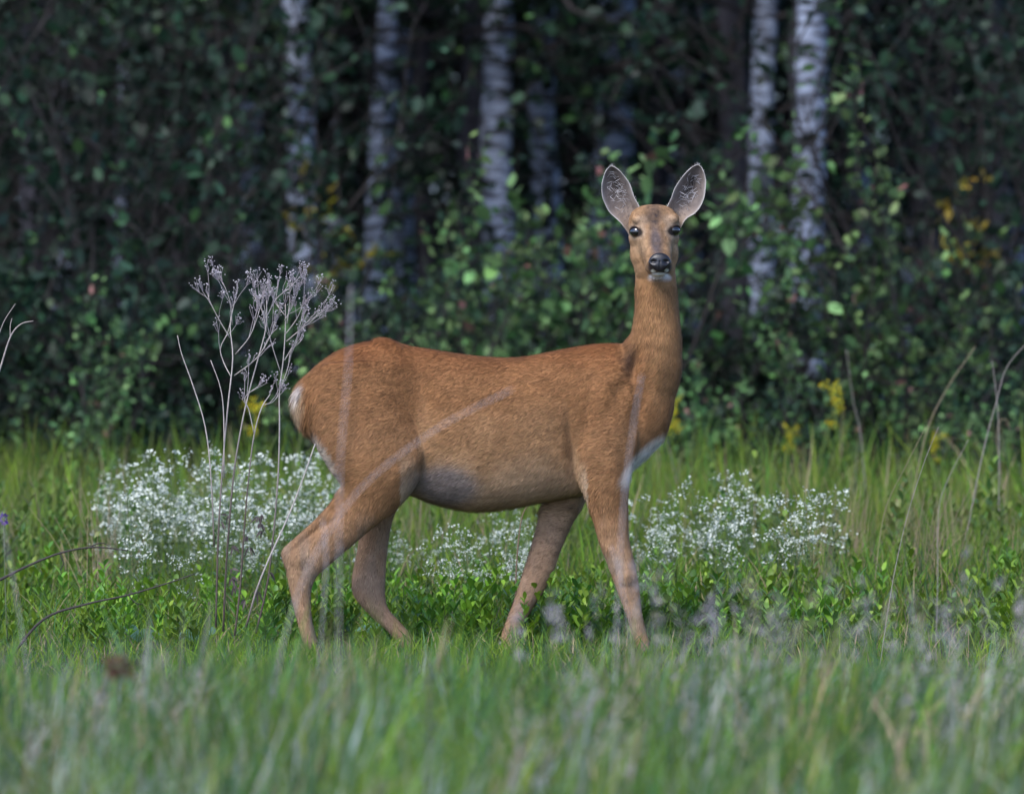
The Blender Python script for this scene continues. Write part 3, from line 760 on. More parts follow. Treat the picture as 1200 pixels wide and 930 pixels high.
for k in range(6):
    t = thing('white_flower_plant', 'x', 'flower'); st, lv, fl = white_plant(80 + k, .34)
    st.build('stem', stalk_mat, t); lv.build('foliage', leaf_mat, t); fl.build('blossom', flower_mat, t); wp.append(t)
r = np.random.default_rng(91); cnt = 0
def sow(n, px0, px1, d0, d1, s0, s1, label, group, top=None):
    global cnt
    for k in range(n):
        dd = r.uniform(d0, d1); px = r.uniform(px0, px1)
        s = r.uniform(s0, s1)
        if top: s *= np.interp(px, *top)
        spawn(wp[cnt % 6], (px - 600) * dd / FPX, dd - CAM_D, s, r.uniform(0, 6.28), label, group); cnt += 1
sow(58, 110, 425, 25.8, 29.8, .65, 1.5, 'frothy white flowering plant in the drift behind the dead weed and hind leg', 'white flowers in the drift by the dead weed', ([100, 200, 330, 420], [.85, 1, 1.12, 1.0]))
sow(22, 440, 665, 26.2, 28.6, .6, 1.0, 'small white flowering plant seen below the belly between hind and fore legs', 'white flowers below the belly')
sow(8, 742, 808, 26.4, 28.2, .8, 1.2, 'white flowering plant beside the outstretched fore leg', 'white flowers beside the fore leg')
sow(14, 830, 985, 26.5, 28.0, .95, 1.3, 'white flowering plant in the separate clump ahead of the deer', 'white flowers ahead of the deer')

# ---- taller weeds scattered through the grass toward the wood, and tussocks of dead straw
weeds = []
for k in range(4):
    t = thing('meadow_weed', 'x', 'plant'); st, lv = sprig(140 + k, .34, 4, .07, .017, ((.10, .19, .03), (.15, .23, .03), (.075, .14, .035), (.17, .20, .05)))
    st.build('stem', leaf_mat, t); lv.build('foliage', leaf_mat, t); weeds.append(t)
r = np.random.default_rng(150)
for k in range(110):
    dd = r.uniform(27.5, 34.6); px = r.uniform(-80, 1280) if k % 3 else (r.uniform(820, 1260) if k % 2 else r.uniform(-70, 130))
    spawn(weeds[k % 4], (px - 600) * dd / FPX, dd - CAM_D, r.uniform(.55, 1.15), r.uniform(0, 6.28), 'upright leafy weed in the grass toward the wood ' + beside(px), 'weeds in the grass ' + beside(px))
straw_mat = tint_mat('dead_straw', rough=.8, spec=.15, trans=.2)
straws = []
for k in range(3):
    rr = np.random.default_rng(160 + k); m = MB(); n = 26; az = rr.normal(.3, 1.1, n); t_ = np.linspace(0, 1, 5)
    for i in range(n):
        hh = rr.uniform(.15, .42); ln = abs(rr.normal(.25, .25)); dv = np.array([math.cos(az[i]), math.sin(az[i]), 0]); b0 = np.array([rr.normal(0, .03), rr.normal(0, .03), -.01])
        m.tube(b0 + dv * (ln * hh * t_ ** 1.5)[:, None] + np.array([0, 0, 1]) * (hh * t_ * (1 - .12 * t_))[:, None], np.linspace(.0014, .0005, 5), 3, np.array([.36, .28, .17]) * rr.uniform(.6, 1.25), caps=False)
    straws.append(tag(m.build('straw_tussock', straw_mat), 'x', 'grass'))
for k in range(30):
    dd = r.uniform(26.5, 33.5); px = r.uniform(880, 1260) if k % 3 else r.uniform(-60, 600)
    spawn(straws[k % 3], (px - 600) * dd / FPX, dd - CAM_D, r.uniform(.7, 1.2), r.uniform(-.6, .9), 'tussock of dead tan straw in the green grass ' + beside(px), 'straw tussocks ' + beside(px))
# ================================================================== the wood
bark_mat = tint_mat('dark_bark', rough=.9, spec=.2, noise=14, amount=.5, bump=.6)
birch, N, L, b = new_mat('birch_bark')
tc = N.new('ShaderNodeTexCoord'); mp = N.new('ShaderNodeMapping'); mp.inputs['Scale'].default_value = (5, 5, 26)
n1 = N.new('ShaderNodeTexNoise'); n1.inputs['Scale'].default_value = 1.6; n1.inputs['Detail'].default_value = 5
L.new(tc.outputs['Object'], mp.inputs[0]); L.new(mp.outputs[0], n1.inputs['Vector'])
cr = N.new('ShaderNodeValToRGB'); cr.color_ramp.elements[0].position = .42; cr.color_ramp.elements[1].position = .60
cr.color_ramp.elements[0].color = (.035, .035, .045, 1); cr.color_ramp.elements[1].color = (.37, .42, .53, 1)
L.new(n1.outputs[0], cr.inputs[0]); L.new(cr.outputs[0], b.inputs['Base Color']); b.inputs['Roughness'].default_value = .7
wood_leaf = tint_mat('wood_leaf', rough=.5, spec=.28, trans=.25, obj_random=.6)

def leaves(mb, P0, D0, size, cols, r, asp=.62):
    """many oval leaves at once: points P0, pointing along D0"""
    n = len(P0); D0 = unit(D0); nr = unit(r.normal(0, .6, (n, 3)) + np.array([0, -.2, .9])); nr = unit(nr - D0 * np.sum(nr * D0, 1, keepdims=True))
    s_ = np.cross(D0, nr); l = (size * np.clip(r.lognormal(-.15, .32, n), .35, 1.6))[:, None]; w = l * asp
    V = np.stack([P0, P0 + D0 * l * .35 + s_ * w * .5 + nr * w * .1, P0 + D0 * l * .72 + s_ * w * .38, P0 + D0 * l, P0 + D0 * l * .72 - s_ * w * .38, P0 + D0 * l * .35 - s_ * w * .5 + nr * w * .1], 1)
    i = np.arange(n) * 6
    c = np.repeat(cols[:, None], 6, axis=1)
    mb.add(V.reshape(-1, 3), np.concatenate([np.stack([i, i + 1, i + 2, i + 3], 1), np.stack([i, i + 3, i + 4, i + 5], 1)]), None, c.reshape(-1, 3))

def branchy(wood, lv, p0, d0, length, rad, r, depth, leafn, size, cols, wts, leaf_from=.3, up=.15, wcol=(.035, .030, .028)):
    """a branch that wanders, forks and carries leaves"""
    k = 6; t = np.linspace(0, 1, k); path = [np.asarray(p0, float)]; d = unit(d0)
    for i in range(k - 1):
        d = unit(d + r.normal(0, .16, 3) + np.array([0, 0, up * .3])); path.append(path[-1] + d * length / (k - 1))
    path = np.array(path); wood.tube(path, np.linspace(rad, rad * .35, k), 5 if rad > .006 else 3, wcol, caps=False)
    if depth > 0:
        for j in range(int(r.integers(4, 7))):
            f = r.uniform(.25, 1.0); i = min(int(f * (k - 1)), k - 2); p = path[i] + (path[i + 1] - path[i]) * (f * (k - 1) - i)
            dd = unit(unit(path[i + 1] - path[i]) * .6 + r.normal(0, .55, 3) + np.array([0, 0, up]))
            branchy(wood, lv, p, dd, length * r.uniform(.35, .6), rad * .5, r, depth - 1, leafn, size, cols, wts, 0.05, up, wcol)
    if depth <= 1 and leafn:
        n = leafn; f = r.uniform(leaf_from, 1, n) * (k - 1); i = np.minimum(f.astype(int), k - 2)
        pp = path[i] + (path[i + 1] - path[i]) * (f - i)[:, None]
        dd = unit(path[i + 1] - path[i]) * .5 + r.normal(0, .6, (n, 3)) + np.array([0, 0, -.1])
        leaves(lv, pp, dd, size, pal(n, cols, wts, r) * np.clip(r.lognormal(-.1, .5), .35, 2.2), r)

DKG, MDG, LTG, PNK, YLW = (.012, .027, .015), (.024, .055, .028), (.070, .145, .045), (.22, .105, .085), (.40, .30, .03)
def make_shrub(seed, h, stems, size, leafn, cols, wts, name, spread_=.35):
    r = np.random.default_rng(seed); wd = MB(); lv = MB()
    t = thing(name, 'x', 'shrub')
    for k in range(stems):
        az = r.uniform(0, 6.28); ln = r.uniform(.05, spread_ * 2)
        branchy(wd, lv, np.array([r.normal(0, .07), r.normal(0, .07), -.03]), np.array([math.cos(az) * ln, math.sin(az) * ln, 1.0]), h * r.uniform(.7, 1.05), .012, r, 2, leafn, size, cols, wts, .25, .18)
    wd.build('stem', bark_mat, t); lv.build('foliage', wood_leaf, t)
    return t
sh_pale = [make_shrub(200 + k, 1.35, 5, .052, 8, ((.04, .085, .035), (.10, .19, .06), PNK, (.14, .23, .08)), (3, 5, .3, 3), 'leafy_shrub') for k in range(2)]
sh_mid = [make_shrub(210 + k, 1.9, 4, .06, 6, (DKG, MDG, LTG), (4, 5, 1.2), 'leafy_shrub') for k in range(3)]
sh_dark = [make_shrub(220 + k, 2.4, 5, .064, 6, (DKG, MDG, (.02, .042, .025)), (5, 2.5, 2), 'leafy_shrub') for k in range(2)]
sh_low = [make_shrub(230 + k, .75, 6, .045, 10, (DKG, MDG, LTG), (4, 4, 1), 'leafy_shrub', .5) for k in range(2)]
def at(px, d): return (px - 600) * d / FPX, d - CAM_D
G_SH = 'shrubs along the edge of the wood'
for (px, d, s, pro, lab) in [
        (655, 35.4, 1.12, sh_pale[0], 'pale green shrub with pinkish young leaves rising behind the deer\'s shoulder'),
        (510, 35.2, .78, sh_pale[1], 'pale green shrub with reddish tips behind the deer\'s back'),
        (575, 36.0, .6, sh_pale[0], 'small pale shrub behind the middle of the deer\'s back'),
        (1045, 35.0, .9, sh_pale[1], 'light green sapling shrub at the wood edge beside the goldenrod'),
        (715, 36.5, .75, sh_pale[1], 'pale shrub just behind the deer\'s neck'),
        (860, 36.4, .62, sh_mid[0], 'mid green shrub ahead of the deer\'s breast'),
        (140, 36.2, .95, sh_mid[1], 'tall mid green shrub in the dark thicket beyond the drift of white flowers'),
        (250, 36.8, .9, sh_mid[2], 'tall leafy shrub behind the dead weed'),
        (415, 36.2, .52, sh_mid[0], 'mid green shrub behind the deer\'s rump')]:
    x, y = at(px, d); spawn(pro, x, y, s, px * .37, lab, None)
r = np.random.default_rng(240)
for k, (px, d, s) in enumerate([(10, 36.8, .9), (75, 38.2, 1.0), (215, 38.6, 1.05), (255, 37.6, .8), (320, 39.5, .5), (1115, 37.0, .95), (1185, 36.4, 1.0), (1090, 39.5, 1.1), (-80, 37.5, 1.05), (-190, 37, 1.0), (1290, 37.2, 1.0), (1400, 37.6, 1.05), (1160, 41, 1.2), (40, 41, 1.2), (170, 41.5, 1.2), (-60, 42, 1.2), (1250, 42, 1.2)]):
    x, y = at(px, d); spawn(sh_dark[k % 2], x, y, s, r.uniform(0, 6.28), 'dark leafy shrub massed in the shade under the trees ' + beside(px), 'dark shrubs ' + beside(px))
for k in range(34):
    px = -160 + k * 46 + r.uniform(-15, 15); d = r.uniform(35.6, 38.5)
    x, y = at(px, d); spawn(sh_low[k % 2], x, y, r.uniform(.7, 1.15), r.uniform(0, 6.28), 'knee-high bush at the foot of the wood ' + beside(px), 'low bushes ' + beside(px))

for k, (px, d, s, pro, lab) in enumerate([
        (52, 34.6, .42, sh_low[0], 'little bush out in the grass by the pale forked twig'), (205, 34.9, .55, sh_low[1], 'little dark bush just beyond the drift of white flowers'), (340, 34.7, .5, sh_pale[0], 'young pale sapling behind the dead weed and rump'),
        (455, 34.9, .52, sh_pale[1], 'young pale sapling above the deer\'s hip'), (600, 34.8, .55, sh_low[0], 'little bush showing above the hollow of the deer\'s back'), (842, 34.6, .5, sh_pale[0], 'young pale sapling ahead of the deer\'s neck'),
        (905, 34.3, .6, sh_low[1], 'ragged little bush at the foot of the leaning birch'), (1000, 34.5, .48, sh_pale[1], 'young sapling close behind the tall goldenrod'), (1130, 34.4, .62, sh_low[0], 'ragged little bush behind the leaning straws'), (1185, 34.0, .42, sh_pale[0], 'small sapling beside the hooked straw'),
        (120, 34.4, .5, sh_pale[1], 'small pale sapling before the dark thicket')]):
    x, y = at(px, d); spawn(pro, x, y, s, px * .53, lab, None)

# ---- trees: trunk, limbs and crown; only their lower two metres stand in the picture
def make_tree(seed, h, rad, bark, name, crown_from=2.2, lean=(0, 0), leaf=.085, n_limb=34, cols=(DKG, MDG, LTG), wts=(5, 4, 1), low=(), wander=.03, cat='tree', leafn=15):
    r = np.random.default_rng(seed); tk = MB(); wd = MB(); lv = MB(); t = thing(name, 'x', cat)
    k = 16; z = np.linspace(-.05, h, k); w = np.cumsum(r.normal(0, wander, (k, 2)), 0); w -= w[0]
    path = np.stack([lean[0] * z + w[:, 0], lean[1] * z + w[:, 1], z], -1)
    rr = rad * (1 - .8 * (z / h)) * (1 + .35 * np.exp(-np.maximum(z, 0) / .18))
    fine = crom(np.hstack([path, rr[:, None]]), 5)
    tk.tube(fine[:, :3], fine[:, 3] * (1 + .06 * np.sin(np.arange(len(fine)) * 1.7)), 12, (.050, .047, .055))
    for j in range(n_limb):
        zz = r.uniform(crown_from, h * .97); p = np.array([np.interp(zz, z, path[:, 0]), np.interp(zz, z, path[:, 1]), zz]); a = j * 2.4 + r.normal(0, .3)
        ln = np.interp(zz / h, [0, .35, .7, 1], [1.4, 2.0, 1.6, .5]) * h / 8 * r.uniform(.7, 1.2)
        branchy(wd, lv, p, np.array([math.cos(a), math.sin(a), r.uniform(.0, .6)]), ln, .022 * ln, r, 1 if leaf else 1, leafn, leaf, cols, wts, .15, .1)
    lows = []
    for (zz, ax, ay, az_, ln, dep) in low:
        p = np.array([np.interp(zz, z, path[:, 0]), np.interp(zz, z, path[:, 1]), zz])
        lw = MB(); branchy(lw, lv, p, np.array([ax, ay, az_]), ln, .016, r, dep, 6 if dep > 1 else 0, .06, cols, wts, .2, .05); lows.append(lw)
    trunk = tk.build('trunk', bark, t); 
    for lw in lows: lw.build('limb', bark_mat, t)
    if wd.n: tag(wd.build('limbs', bark_mat, t), None, None, kind='stuff')
    if lv.n: lv.build('crown', wood_leaf, t)
    return t
def put(t, px, d, label, group=None, rz=0.0, s=1.0):
    x, y = at(px, d); t.location = (x, y, float(ground_z(np.array([x]), np.array([y]))[0])); t.rotation_euler.z = rz; t.scale = (s, s, s); t['label'] = label
    if group: t['group'] = group
low_hang = [(2.0, .6, -.6, .0, 1.0, 2), (2.2, -.8, -.5, .0, 1.0, 2), (1.8, .1, -1, .1, .8, 2)]
birches = [
    (583, 41.0, .085, (.012, 0), 'stout pale birch trunk behind the deer\'s back, lit and blotched', [(2.0, .8, -.5, -.1, .9, 2)]),
    (952, 39.6, .085, (.012, 0), 'pale grey birch trunk behind the dark forked trunk', []),
    (915, 40.3, .066, (-.022, 0), 'slim bright birch trunk leaning beside the dark broad trunk', [(2.1, -.6, -.5, 0, .8, 2)]),
    (365, 40.2, .075, (-.006, 0), 'birch trunk half hidden by leaves behind the dead weed', []),
    (438, 41.0, .060, (.02, 0), 'thin birch behind the deer\'s rump', []),
    (636, 42.5, .075, (-.01, 0), 'pale birch deep in the wood beside the stout birch', []),
    (706, 44.0, .11, (.0, 0), 'broad hazy birch trunk deep in the wood behind the deer\'s ear', []),
    (292, 41.5, .06, (.01, 0), 'thin spotted birch deep in the dark thicket', low_hang[:2]),
    (145, 40.5, .034, (.018, 0), 'slender bluish grey young birch in the dark thicket', []),
    (1015, 48.0, .06, (.02, 0), 'thin birch glimpsed through the leaves beyond the forked trunk', low_hang[:2]),
    (790, 47.0, .10, (.02, 0), 'grey birch trunk behind the deer\'s ear, leaning a little', []),
    (70, 46.0, .06, (0, 0), 'pale thin birch far back among dark leaves', low_hang[:2])]
for k, (px, d, rad, lean, lab, low) in enumerate(birches):
    t = make_tree(300 + k, 8 + (k % 4), rad, birch, 'birch_tree', 2.3, lean, .085, 26, low=list(low) + [] if k == 1 else list(low) + [(1.9 + .1 * (k % 3), .6 - (k % 2) * 1.2, -.5, .1, .8, 2), (1.35 + .15 * (k % 4), -.4 + (k % 3) * .4, -.8, .2, .7, 2), (2.3, .1, -.9, -.15, .9, 2)], wander=.022, leafn=12); put(t, px, d, lab)
darks = [
    (545, 41.5, .075, (.0, 0), 'dark trunk standing against the stout pale birch', [(1.9, .5, -.7, .2, .9, 2)]),
    (868, 41.0, .085, (.01, 0), 'broad dark grey trunk between the deer\'s head and the pale birches', [(2.1, -.9, -.4, .1, 1.0, 2)]),
    (965, 40.0, .058, (-.012, 0), 'dark forked trunk with arching bare limbs beyond the goldenrod', [(.85, .55, -.1, .9, 1.3, 0), (.9, -.75, .0, .75, 1.5, 0)]),
    (1165, 40.5, .05, (.03, 0), 'dark bluish trunk in the deep shade beside the dry grass stalks', low_hang),
    (515, 45, .05, (.005, 0), 'thin dark trunk deep in the wood behind the back of the deer', []),
    (245, 41.0, .075, (.0, 0), 'dark trunk in the blackest gap of the thicket', low_hang),
    (1085, 42.0, .07, (.0, 0), 'dark trunk hidden behind dense leaves by the yellow foliage', low_hang),
    (20, 40.5, .06, (.0, 0), 'dark trunk in dense foliage behind the dry twig', low_hang)]
for k, (px, d, rad, lean, lab, low) in enumerate(darks):
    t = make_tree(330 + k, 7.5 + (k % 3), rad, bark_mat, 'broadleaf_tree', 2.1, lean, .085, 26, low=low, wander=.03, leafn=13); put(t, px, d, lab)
# leaning bare branch across the gap right of the head
# more trees of the wood, copies
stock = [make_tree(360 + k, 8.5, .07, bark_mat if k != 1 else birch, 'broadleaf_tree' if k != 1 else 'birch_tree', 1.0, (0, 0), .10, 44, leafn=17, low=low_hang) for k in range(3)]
r = np.random.default_rng(380); LABS = ['leafy dark tree in the crowd of the wood', 'leafy birch in the crowd of the wood', 'leafy dark tree in the crowd of the wood']
spots = [(-60, 43), (60, 44.5), (190, 46), (-180, 46), (1230, 43.5), (1110, 46), (1330, 46), (1180, 49), (330, 50), (480, 52), (620, 53), (840, 50), (700, 52), (1060, 51), (740, 54), (200, 52), (60, 53), (-100, 52), (1300, 53),
         (400, 57), (550, 58), (690, 59), (1020, 59), (250, 58), (100, 59), (1180, 58), (-320, 44), (-420, 50), (1480, 45), (1600, 51), (780, 45), (470, 48)]
used_stock = set()
for k, (px, d) in enumerate(spots):
    i = k % 3; t = stock[i] if i not in used_stock else copy_tree(stock[i]); used_stock.add(i)
    put(t, px, d, LABS[i] + ' ' + beside(px), ('crowded trees ' if i != 1 else 'crowded birches ') + beside(px), r.uniform(0, 6.28), r.uniform(.85, 1.2))
# a far wall of leaves: nobody could count these
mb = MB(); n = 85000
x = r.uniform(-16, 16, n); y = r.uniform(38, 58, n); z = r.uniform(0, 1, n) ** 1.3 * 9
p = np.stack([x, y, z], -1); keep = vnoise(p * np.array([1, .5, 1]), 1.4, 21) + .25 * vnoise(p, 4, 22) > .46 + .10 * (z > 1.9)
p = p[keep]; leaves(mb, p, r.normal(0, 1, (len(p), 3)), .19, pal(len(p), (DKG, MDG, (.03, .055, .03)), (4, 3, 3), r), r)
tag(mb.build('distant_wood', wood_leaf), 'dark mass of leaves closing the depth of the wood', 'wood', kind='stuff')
# ================================================================== single plants and stalks
dry_mat = tint_mat('dry_stem', rough=.75, spec=.25, noise=120, amount=.25)
r = np.random.default_rng(500)
# ---- the dead weed: five branched dry stems with umbels of small buttons
weed = thing('dead_weed', 'tall dead branched weed with pale bare stems and button seed heads behind the rump', 'weed', tuple(P(275, 700, 24.6)))
W0 = np.array(weed.location)
def weed_stem(pts, rad0, rad1, dark_to=.35):
    """stem through photo points at the weed's own distance, with a little depth wander"""
    q = np.array([P(x + r.normal(0, .9), y + max(0, 400 - y) * .12, 24.6 + dz) for x, y, dz in pts]); q = crom(q, 4)
    f = np.linspace(0, 1, len(q))[:, None]
    c = np.where(f < dark_to, np.array([[.085, .062, .05]]), np.array([[.34, .29, .27]])) ; c = c * (1 - smooth01(dark_to - .2, dark_to + .2, f)) * 0 + (np.array([.10, .075, .06]) * (1 - smooth01(dark_to - .2, dark_to + .25, f)) + np.array([.46, .40, .36]) * smooth01(dark_to - .2, dark_to + .25, f))
    m = MB(); m.tube(q - W0, np.linspace(rad0, rad1, len(q)), 6, c)
    return m, q
def umbel(m, p, d, r, n=6, l=.03):
    """fan of thin rays, each ending in a small button"""
    for k in range(n):
        dd = unit(d + r.normal(0, .42, 3)); ll = l * r.uniform(.6, 1.15); q = p + dd * ll + np.array([0, 0, ll * .12])
        mid_ = (p + q) / 2 + r.normal(0, .002, 3)
        m.tube(np.array([p, mid_, q]) - W0, [.0008, .0007, .0006], 3, (.36, .31, .32), caps=False)
        for j in range(r.integers(1, 3)):
            e_ = q + r.normal(0, .0045, 3) + np.array([0, 0, .003]); s = r.uniform(.0012, .0022)
            if j: m.tube(np.array([q - dd * .004, e_]) - W0, [.0006, .0005], 3, (.34, .30, .30), caps=False)
            m.tube(np.array([e_, e_ + dd * s * .7, e_ + dd * s * 1.6]) - W0, [s * .6, s, s * .75], 6, np.array([.44, .40, .41]) * r.uniform(.7, 1.35))
def grow(stem_pts, branches, rad0=.0030, rad1=.0012, dark=.35, top=True):
    m, q = weed_stem(stem_pts, rad0, rad1, dark)
    o = m.build('stem', dry_mat, weed)
    def fan(p, d):
        hb = MB(); umbel(hb, p, d + np.array([0, 0, .4]), r, r.integers(4, 8), r.uniform(.014, .034)); hb.build('seed_head', dry_mat, o)
    if top: fan(q[-1], unit(q[-1] - q[-3]))
    for br in branches:
        mm, bq = weed_stem(br, .0014, .0008, -.3)
        mm.build('branch', dry_mat, o)
        fan(bq[-1], unit(bq[-1] - bq[-3]))
        for f in (.35, .55, .75, .9):
            i = int(f * (len(bq) - 1)); d = unit(unit(bq[i + 1] - bq[i]) + r.normal(0, .5, 3) + [0, 0, .5]); l = r.uniform(.03, .08)
            e_ = bq[i] + d * l; mm = MB(); mm.tube(np.array([bq[i], (bq[i] + e_) / 2 + r.normal(0, .002, 3), e_]) - W0, [.0009, .0007, .0006], 4, (.42, .37, .36), caps=False); mm.build('branch', dry_mat, o); fan(e_, d)
grow([(252, 735, 0), (256, 640, 0), (260, 560, .01), (266, 480, 0), (271, 420, 0), (271, 380, .01), (276, 345, .02)],
     [[(268, 395, 0), (256, 370, -.01), (247, 348, -.02), (244, 338, -.02)], [(271, 440, 0), (262, 425, .02), (260, 408, .02), (268, 388, .03), (272, 365, .04), (278, 335, .05)],
      [(272, 378, .0), (268, 350, -.02), (264, 330, -.03), (262, 322, -.03)]])
grow([(262, 740, .03), (266, 660, .03), (274, 560, .03), (282, 500, .03), (292, 460, .02), (304, 420, .0), (311, 380, 0), (312, 345, 0)],
     [[(274, 440, .01), (300, 420, -.02), (316, 395, -.03), (322, 375, -.03)], [(276, 415, .0), (290, 395, -.02), (300, 370, -.03), (308, 340, -.03)], [(311, 385, .0), (306, 360, .03), (298, 340, .03)], [(312, 370, 0), (322, 345, .02), (330, 335, .02)]])
grow([(276, 745, -.02), (282, 690, -.02), (285, 620, -.02), (291, 560, -.02), (298, 510, -.03), (306, 478, -.03), (318, 462, -.03)],
     [[(298, 508, -.03), (291, 480, -.04), (288, 466, -.04), (303, 452, -.04)], [(310, 474, -.03), (322, 470, -.02), (328, 458, -.02)]], dark=.6)
grow([(300, 742, .05), (310, 690, .05), (318, 640, .05), (326, 560, .05), (327, 500, .05), (328, 460, .05), (331, 420, .05), (334, 380, .06), (334, 350, .06)],
     [[(328, 438, .05), (318, 405, .03), (314, 380, .02), (310, 350, .02)], [(333, 422, .05), (345, 402, .06), (354, 382, .07), (368, 364, .07)], [(336, 390, .06), (348, 370, .06), (356, 350, .06), (362, 343, .06)],
      [(334, 365, .06), (324, 350, .07), (318, 340, .07)], [(334, 372, .06), (342, 355, .05), (350, 332, .05)], [(334, 400, .05), (350, 385, .04), (366, 372, .04), (379, 357, .04)], [(335, 376, .05), (338, 350, .05), (340, 330, .05)], [(328, 455, .05), (337, 430, .03), (343, 412, .03), (352, 400, .03)]])
grow([(288, 735, -.05), (300, 690, -.05), (316, 650, -.06), (336, 610, -.06), (352, 570, -.06), (368, 520, -.06)], [], .0030, .0016, .15, top=False)
grow([(250, 640, .06), (247, 560, .06), (240, 500, .06), (225, 450, .06), (213, 415, .06), (209, 392, .06)], [], .0022, .0010, .1, top=False)
grow([(262, 560, -.01), (262, 490, -.01), (258, 455, -.01), (248, 422, -.01)], [], .0018, .0010, .0, top=False)

for k in range(16):                                          # withered leaves hanging on the lower stems
    m = MB(); p = P(r.choice([256, 270, 287, 312]) + r.normal(0, 6), r.uniform(585, 705), 24.6 + r.normal(0, .02)) - W0
    for j in range(3):
        d = unit(np.array([r.normal(0, .6), r.normal(0, .4), -.6 + r.normal(0, .4)])); leaf_geo(m, p, d, unit(np.array([r.normal(0, .5), -1, .3])), r.uniform(.012, .032), r.uniform(.004, .010), np.array([.075, .06, .055]) * r.uniform(.6, 1.5), r.uniform(.2, 1))
    m.build('withered_leaf', dry_mat, weed)

# ---- goldenrod
gold_mat = tint_mat('golden_flower', rough=.6, spec=.2, trans=.2)
def make_goldenrod(seed, h, spread_=.05):
    rr = np.random.default_rng(seed); t = thing('goldenrod', 'x', 'flower'); st = MB(); lv = MB(); fl = MB()
    k = 7; z = np.linspace(0, h, k); path = np.stack([np.cumsum(rr.normal(0, .005, k)), np.cumsum(rr.normal(0, .005, k)), z], -1)
    st.tube(path, np.linspace(.003, .0015, k), 5, (.12, .19, .05))
    for i in range(20):
        f = rr.uniform(.15, .85); p = np.array([np.interp(f * h, z, path[:, 0]), np.interp(f * h, z, path[:, 1]), f * h]); a = i * 2.4
        d = unit(np.array([math.cos(a), math.sin(a), .7])); leaf_geo(lv, p, d, unit(np.array([-d[0], -d[1], 1.2])), .06 * (1.2 - .5 * f), .012, np.array([.10, .18, .04]) * rr.uniform(.8, 1.2), .5)
    for i in range(12):
        f = rr.uniform(.74, 1.0); p = np.array([path[-1, 0], path[-1, 1], f * h]); a = rr.uniform(0, 6.28)
        d = unit(np.array([math.cos(a), math.sin(a), rr.uniform(.5, 1.2)])); l = spread_ * rr.uniform(.5, 1.2); q = p + d * l
        st.tube(np.array([p, q]), [.0012, .0008], 4, (.16, .22, .05), caps=False)
        n = 26; c = p + d * (l * rr.uniform(.3, 1.1, n))[:, None] + rr.normal(0, .007, (n, 3)); leaves(fl, c, rr.normal(0, 1, (n, 3)) + [0, 0, .6], .010, pal(n, ((.62, .50, .02), (.52, .46, .03), (.42, .44, .05)), (4, 3, 2), rr), rr, .8)
    st.build('stem', stalk_mat, t); lv.build('foliage', leaf_mat, t); fl.build('blossom', gold_mat, t)
    return t
golds = [make_goldenrod(600 + k, .62, .055) for k in range(3)]
for k, (px, py, d, s, lab) in enumerate([(986, 448, 32.0, 1.0, 'tall bright yellow goldenrod against the dark forked trunk'), (790, 470, 33.0, .9, 'pale yellow goldenrod partly hidden behind the deer\'s breast'),
                                       (303, 468, 32.5, .95, 'yellow goldenrod glimpsed through the dead weed\'s stems'), (1093, 508, 33.2, .7, 'small yellow goldenrod at the top of the grass by the bent straw'),
                                       (925, 500, 33.5, .75, 'short sparse goldenrod at the foot of the forked trunk')]):
    t = golds[k % 3] if k < 3 else copy_tree(golds[k % 3]); x, y = at(px, d); z0 = float(ground_z(np.array([x]), np.array([y]))[0])
    hgt = CAM_Z - (py - 255) * d / FPX - z0; sc = hgt / .64
    t.location = (x, y, z0); t.scale = (sc, sc, sc); t.rotation_euler.z = k; t['label'] = lab
    if 'group' in t: del t['group']
# yellowing leafy twigs in the wood
def yellow_twig(seed, px, py, d, lab):
    rr = np.random.default_rng(seed); x, y = at(px, d); z0 = float(ground_z(np.array([x]), np.array([y]))[0]); t = thing('yellowing_sapling', lab, 'sapling', (x, y, z0)); wd = MB(); lv = MB()
    top = CAM_Z - (py - 255) * d / FPX - z0
    wd.tube(crom(np.array([[0, 0, -.02], [.02, 0, top * .35], [-.01, .02, top * .7], [0, 0, top]]), 4), np.linspace(.009, .004, 13), 5, (.10, .085, .07))
    for k in range(5):
        branchy(wd, lv, np.array([0, 0, top * rr.uniform(.72, 1)]), rr.normal(0, .7, 3) + [0, 0, .3], .24, .004, rr, 1, 4, .055, (YLW, (.30, .26, .04), LTG), (4, 3, 1.2), .1)
    wd.build('stem', bark_mat, t); lv.build('foliage', wood_leaf, t)
yellow_twig(620, 1093, 262, 37.2, 'thin sapling with yellow leaves among the dark leaves')
yellow_twig(621, 376, 262, 38.5, 'small sapling with a yellow leaf cluster above the deer\'s rump')

# ---- bare stalks and straws
def stalk(name, lab, cat, pts, d, r0, r1, col, side=(), depth=0.0):
    """a single dry stalk rooted in the ground; pts run from root to tip in photo pixels at distance d"""
    q = np.array([P(x, y, d) for x, y in pts]); q[:, 1] += np.linspace(0, depth, len(q))
    g = float(ground_z(q[:1, 0], q[:1, 1])[0]); q[0, 2] = min(q[0, 2], g + .01); o = q[0].copy(); o[2] = g
    q = crom(q, 5); m = MB(); m.tube(q - o, np.linspace(r0, r1, len(q)), 6, col)
    t = thing(name, lab, cat, tuple(o)); st = m.build('stem', dry_mat, t)
    for s in side:
        sq = crom(np.array([P(x, y, d + .03) for x, y in s]), 4); mm = MB(); mm.tube(sq - o, np.linspace(r1 * 1.4, r1 * .7, len(sq)), 5, col); mm.build('twig', dry_mat, t)
    return t
PALE, TAN, DARKB = (.34, .29, .26), (.32, .25, .16), (.055, .045, .042)
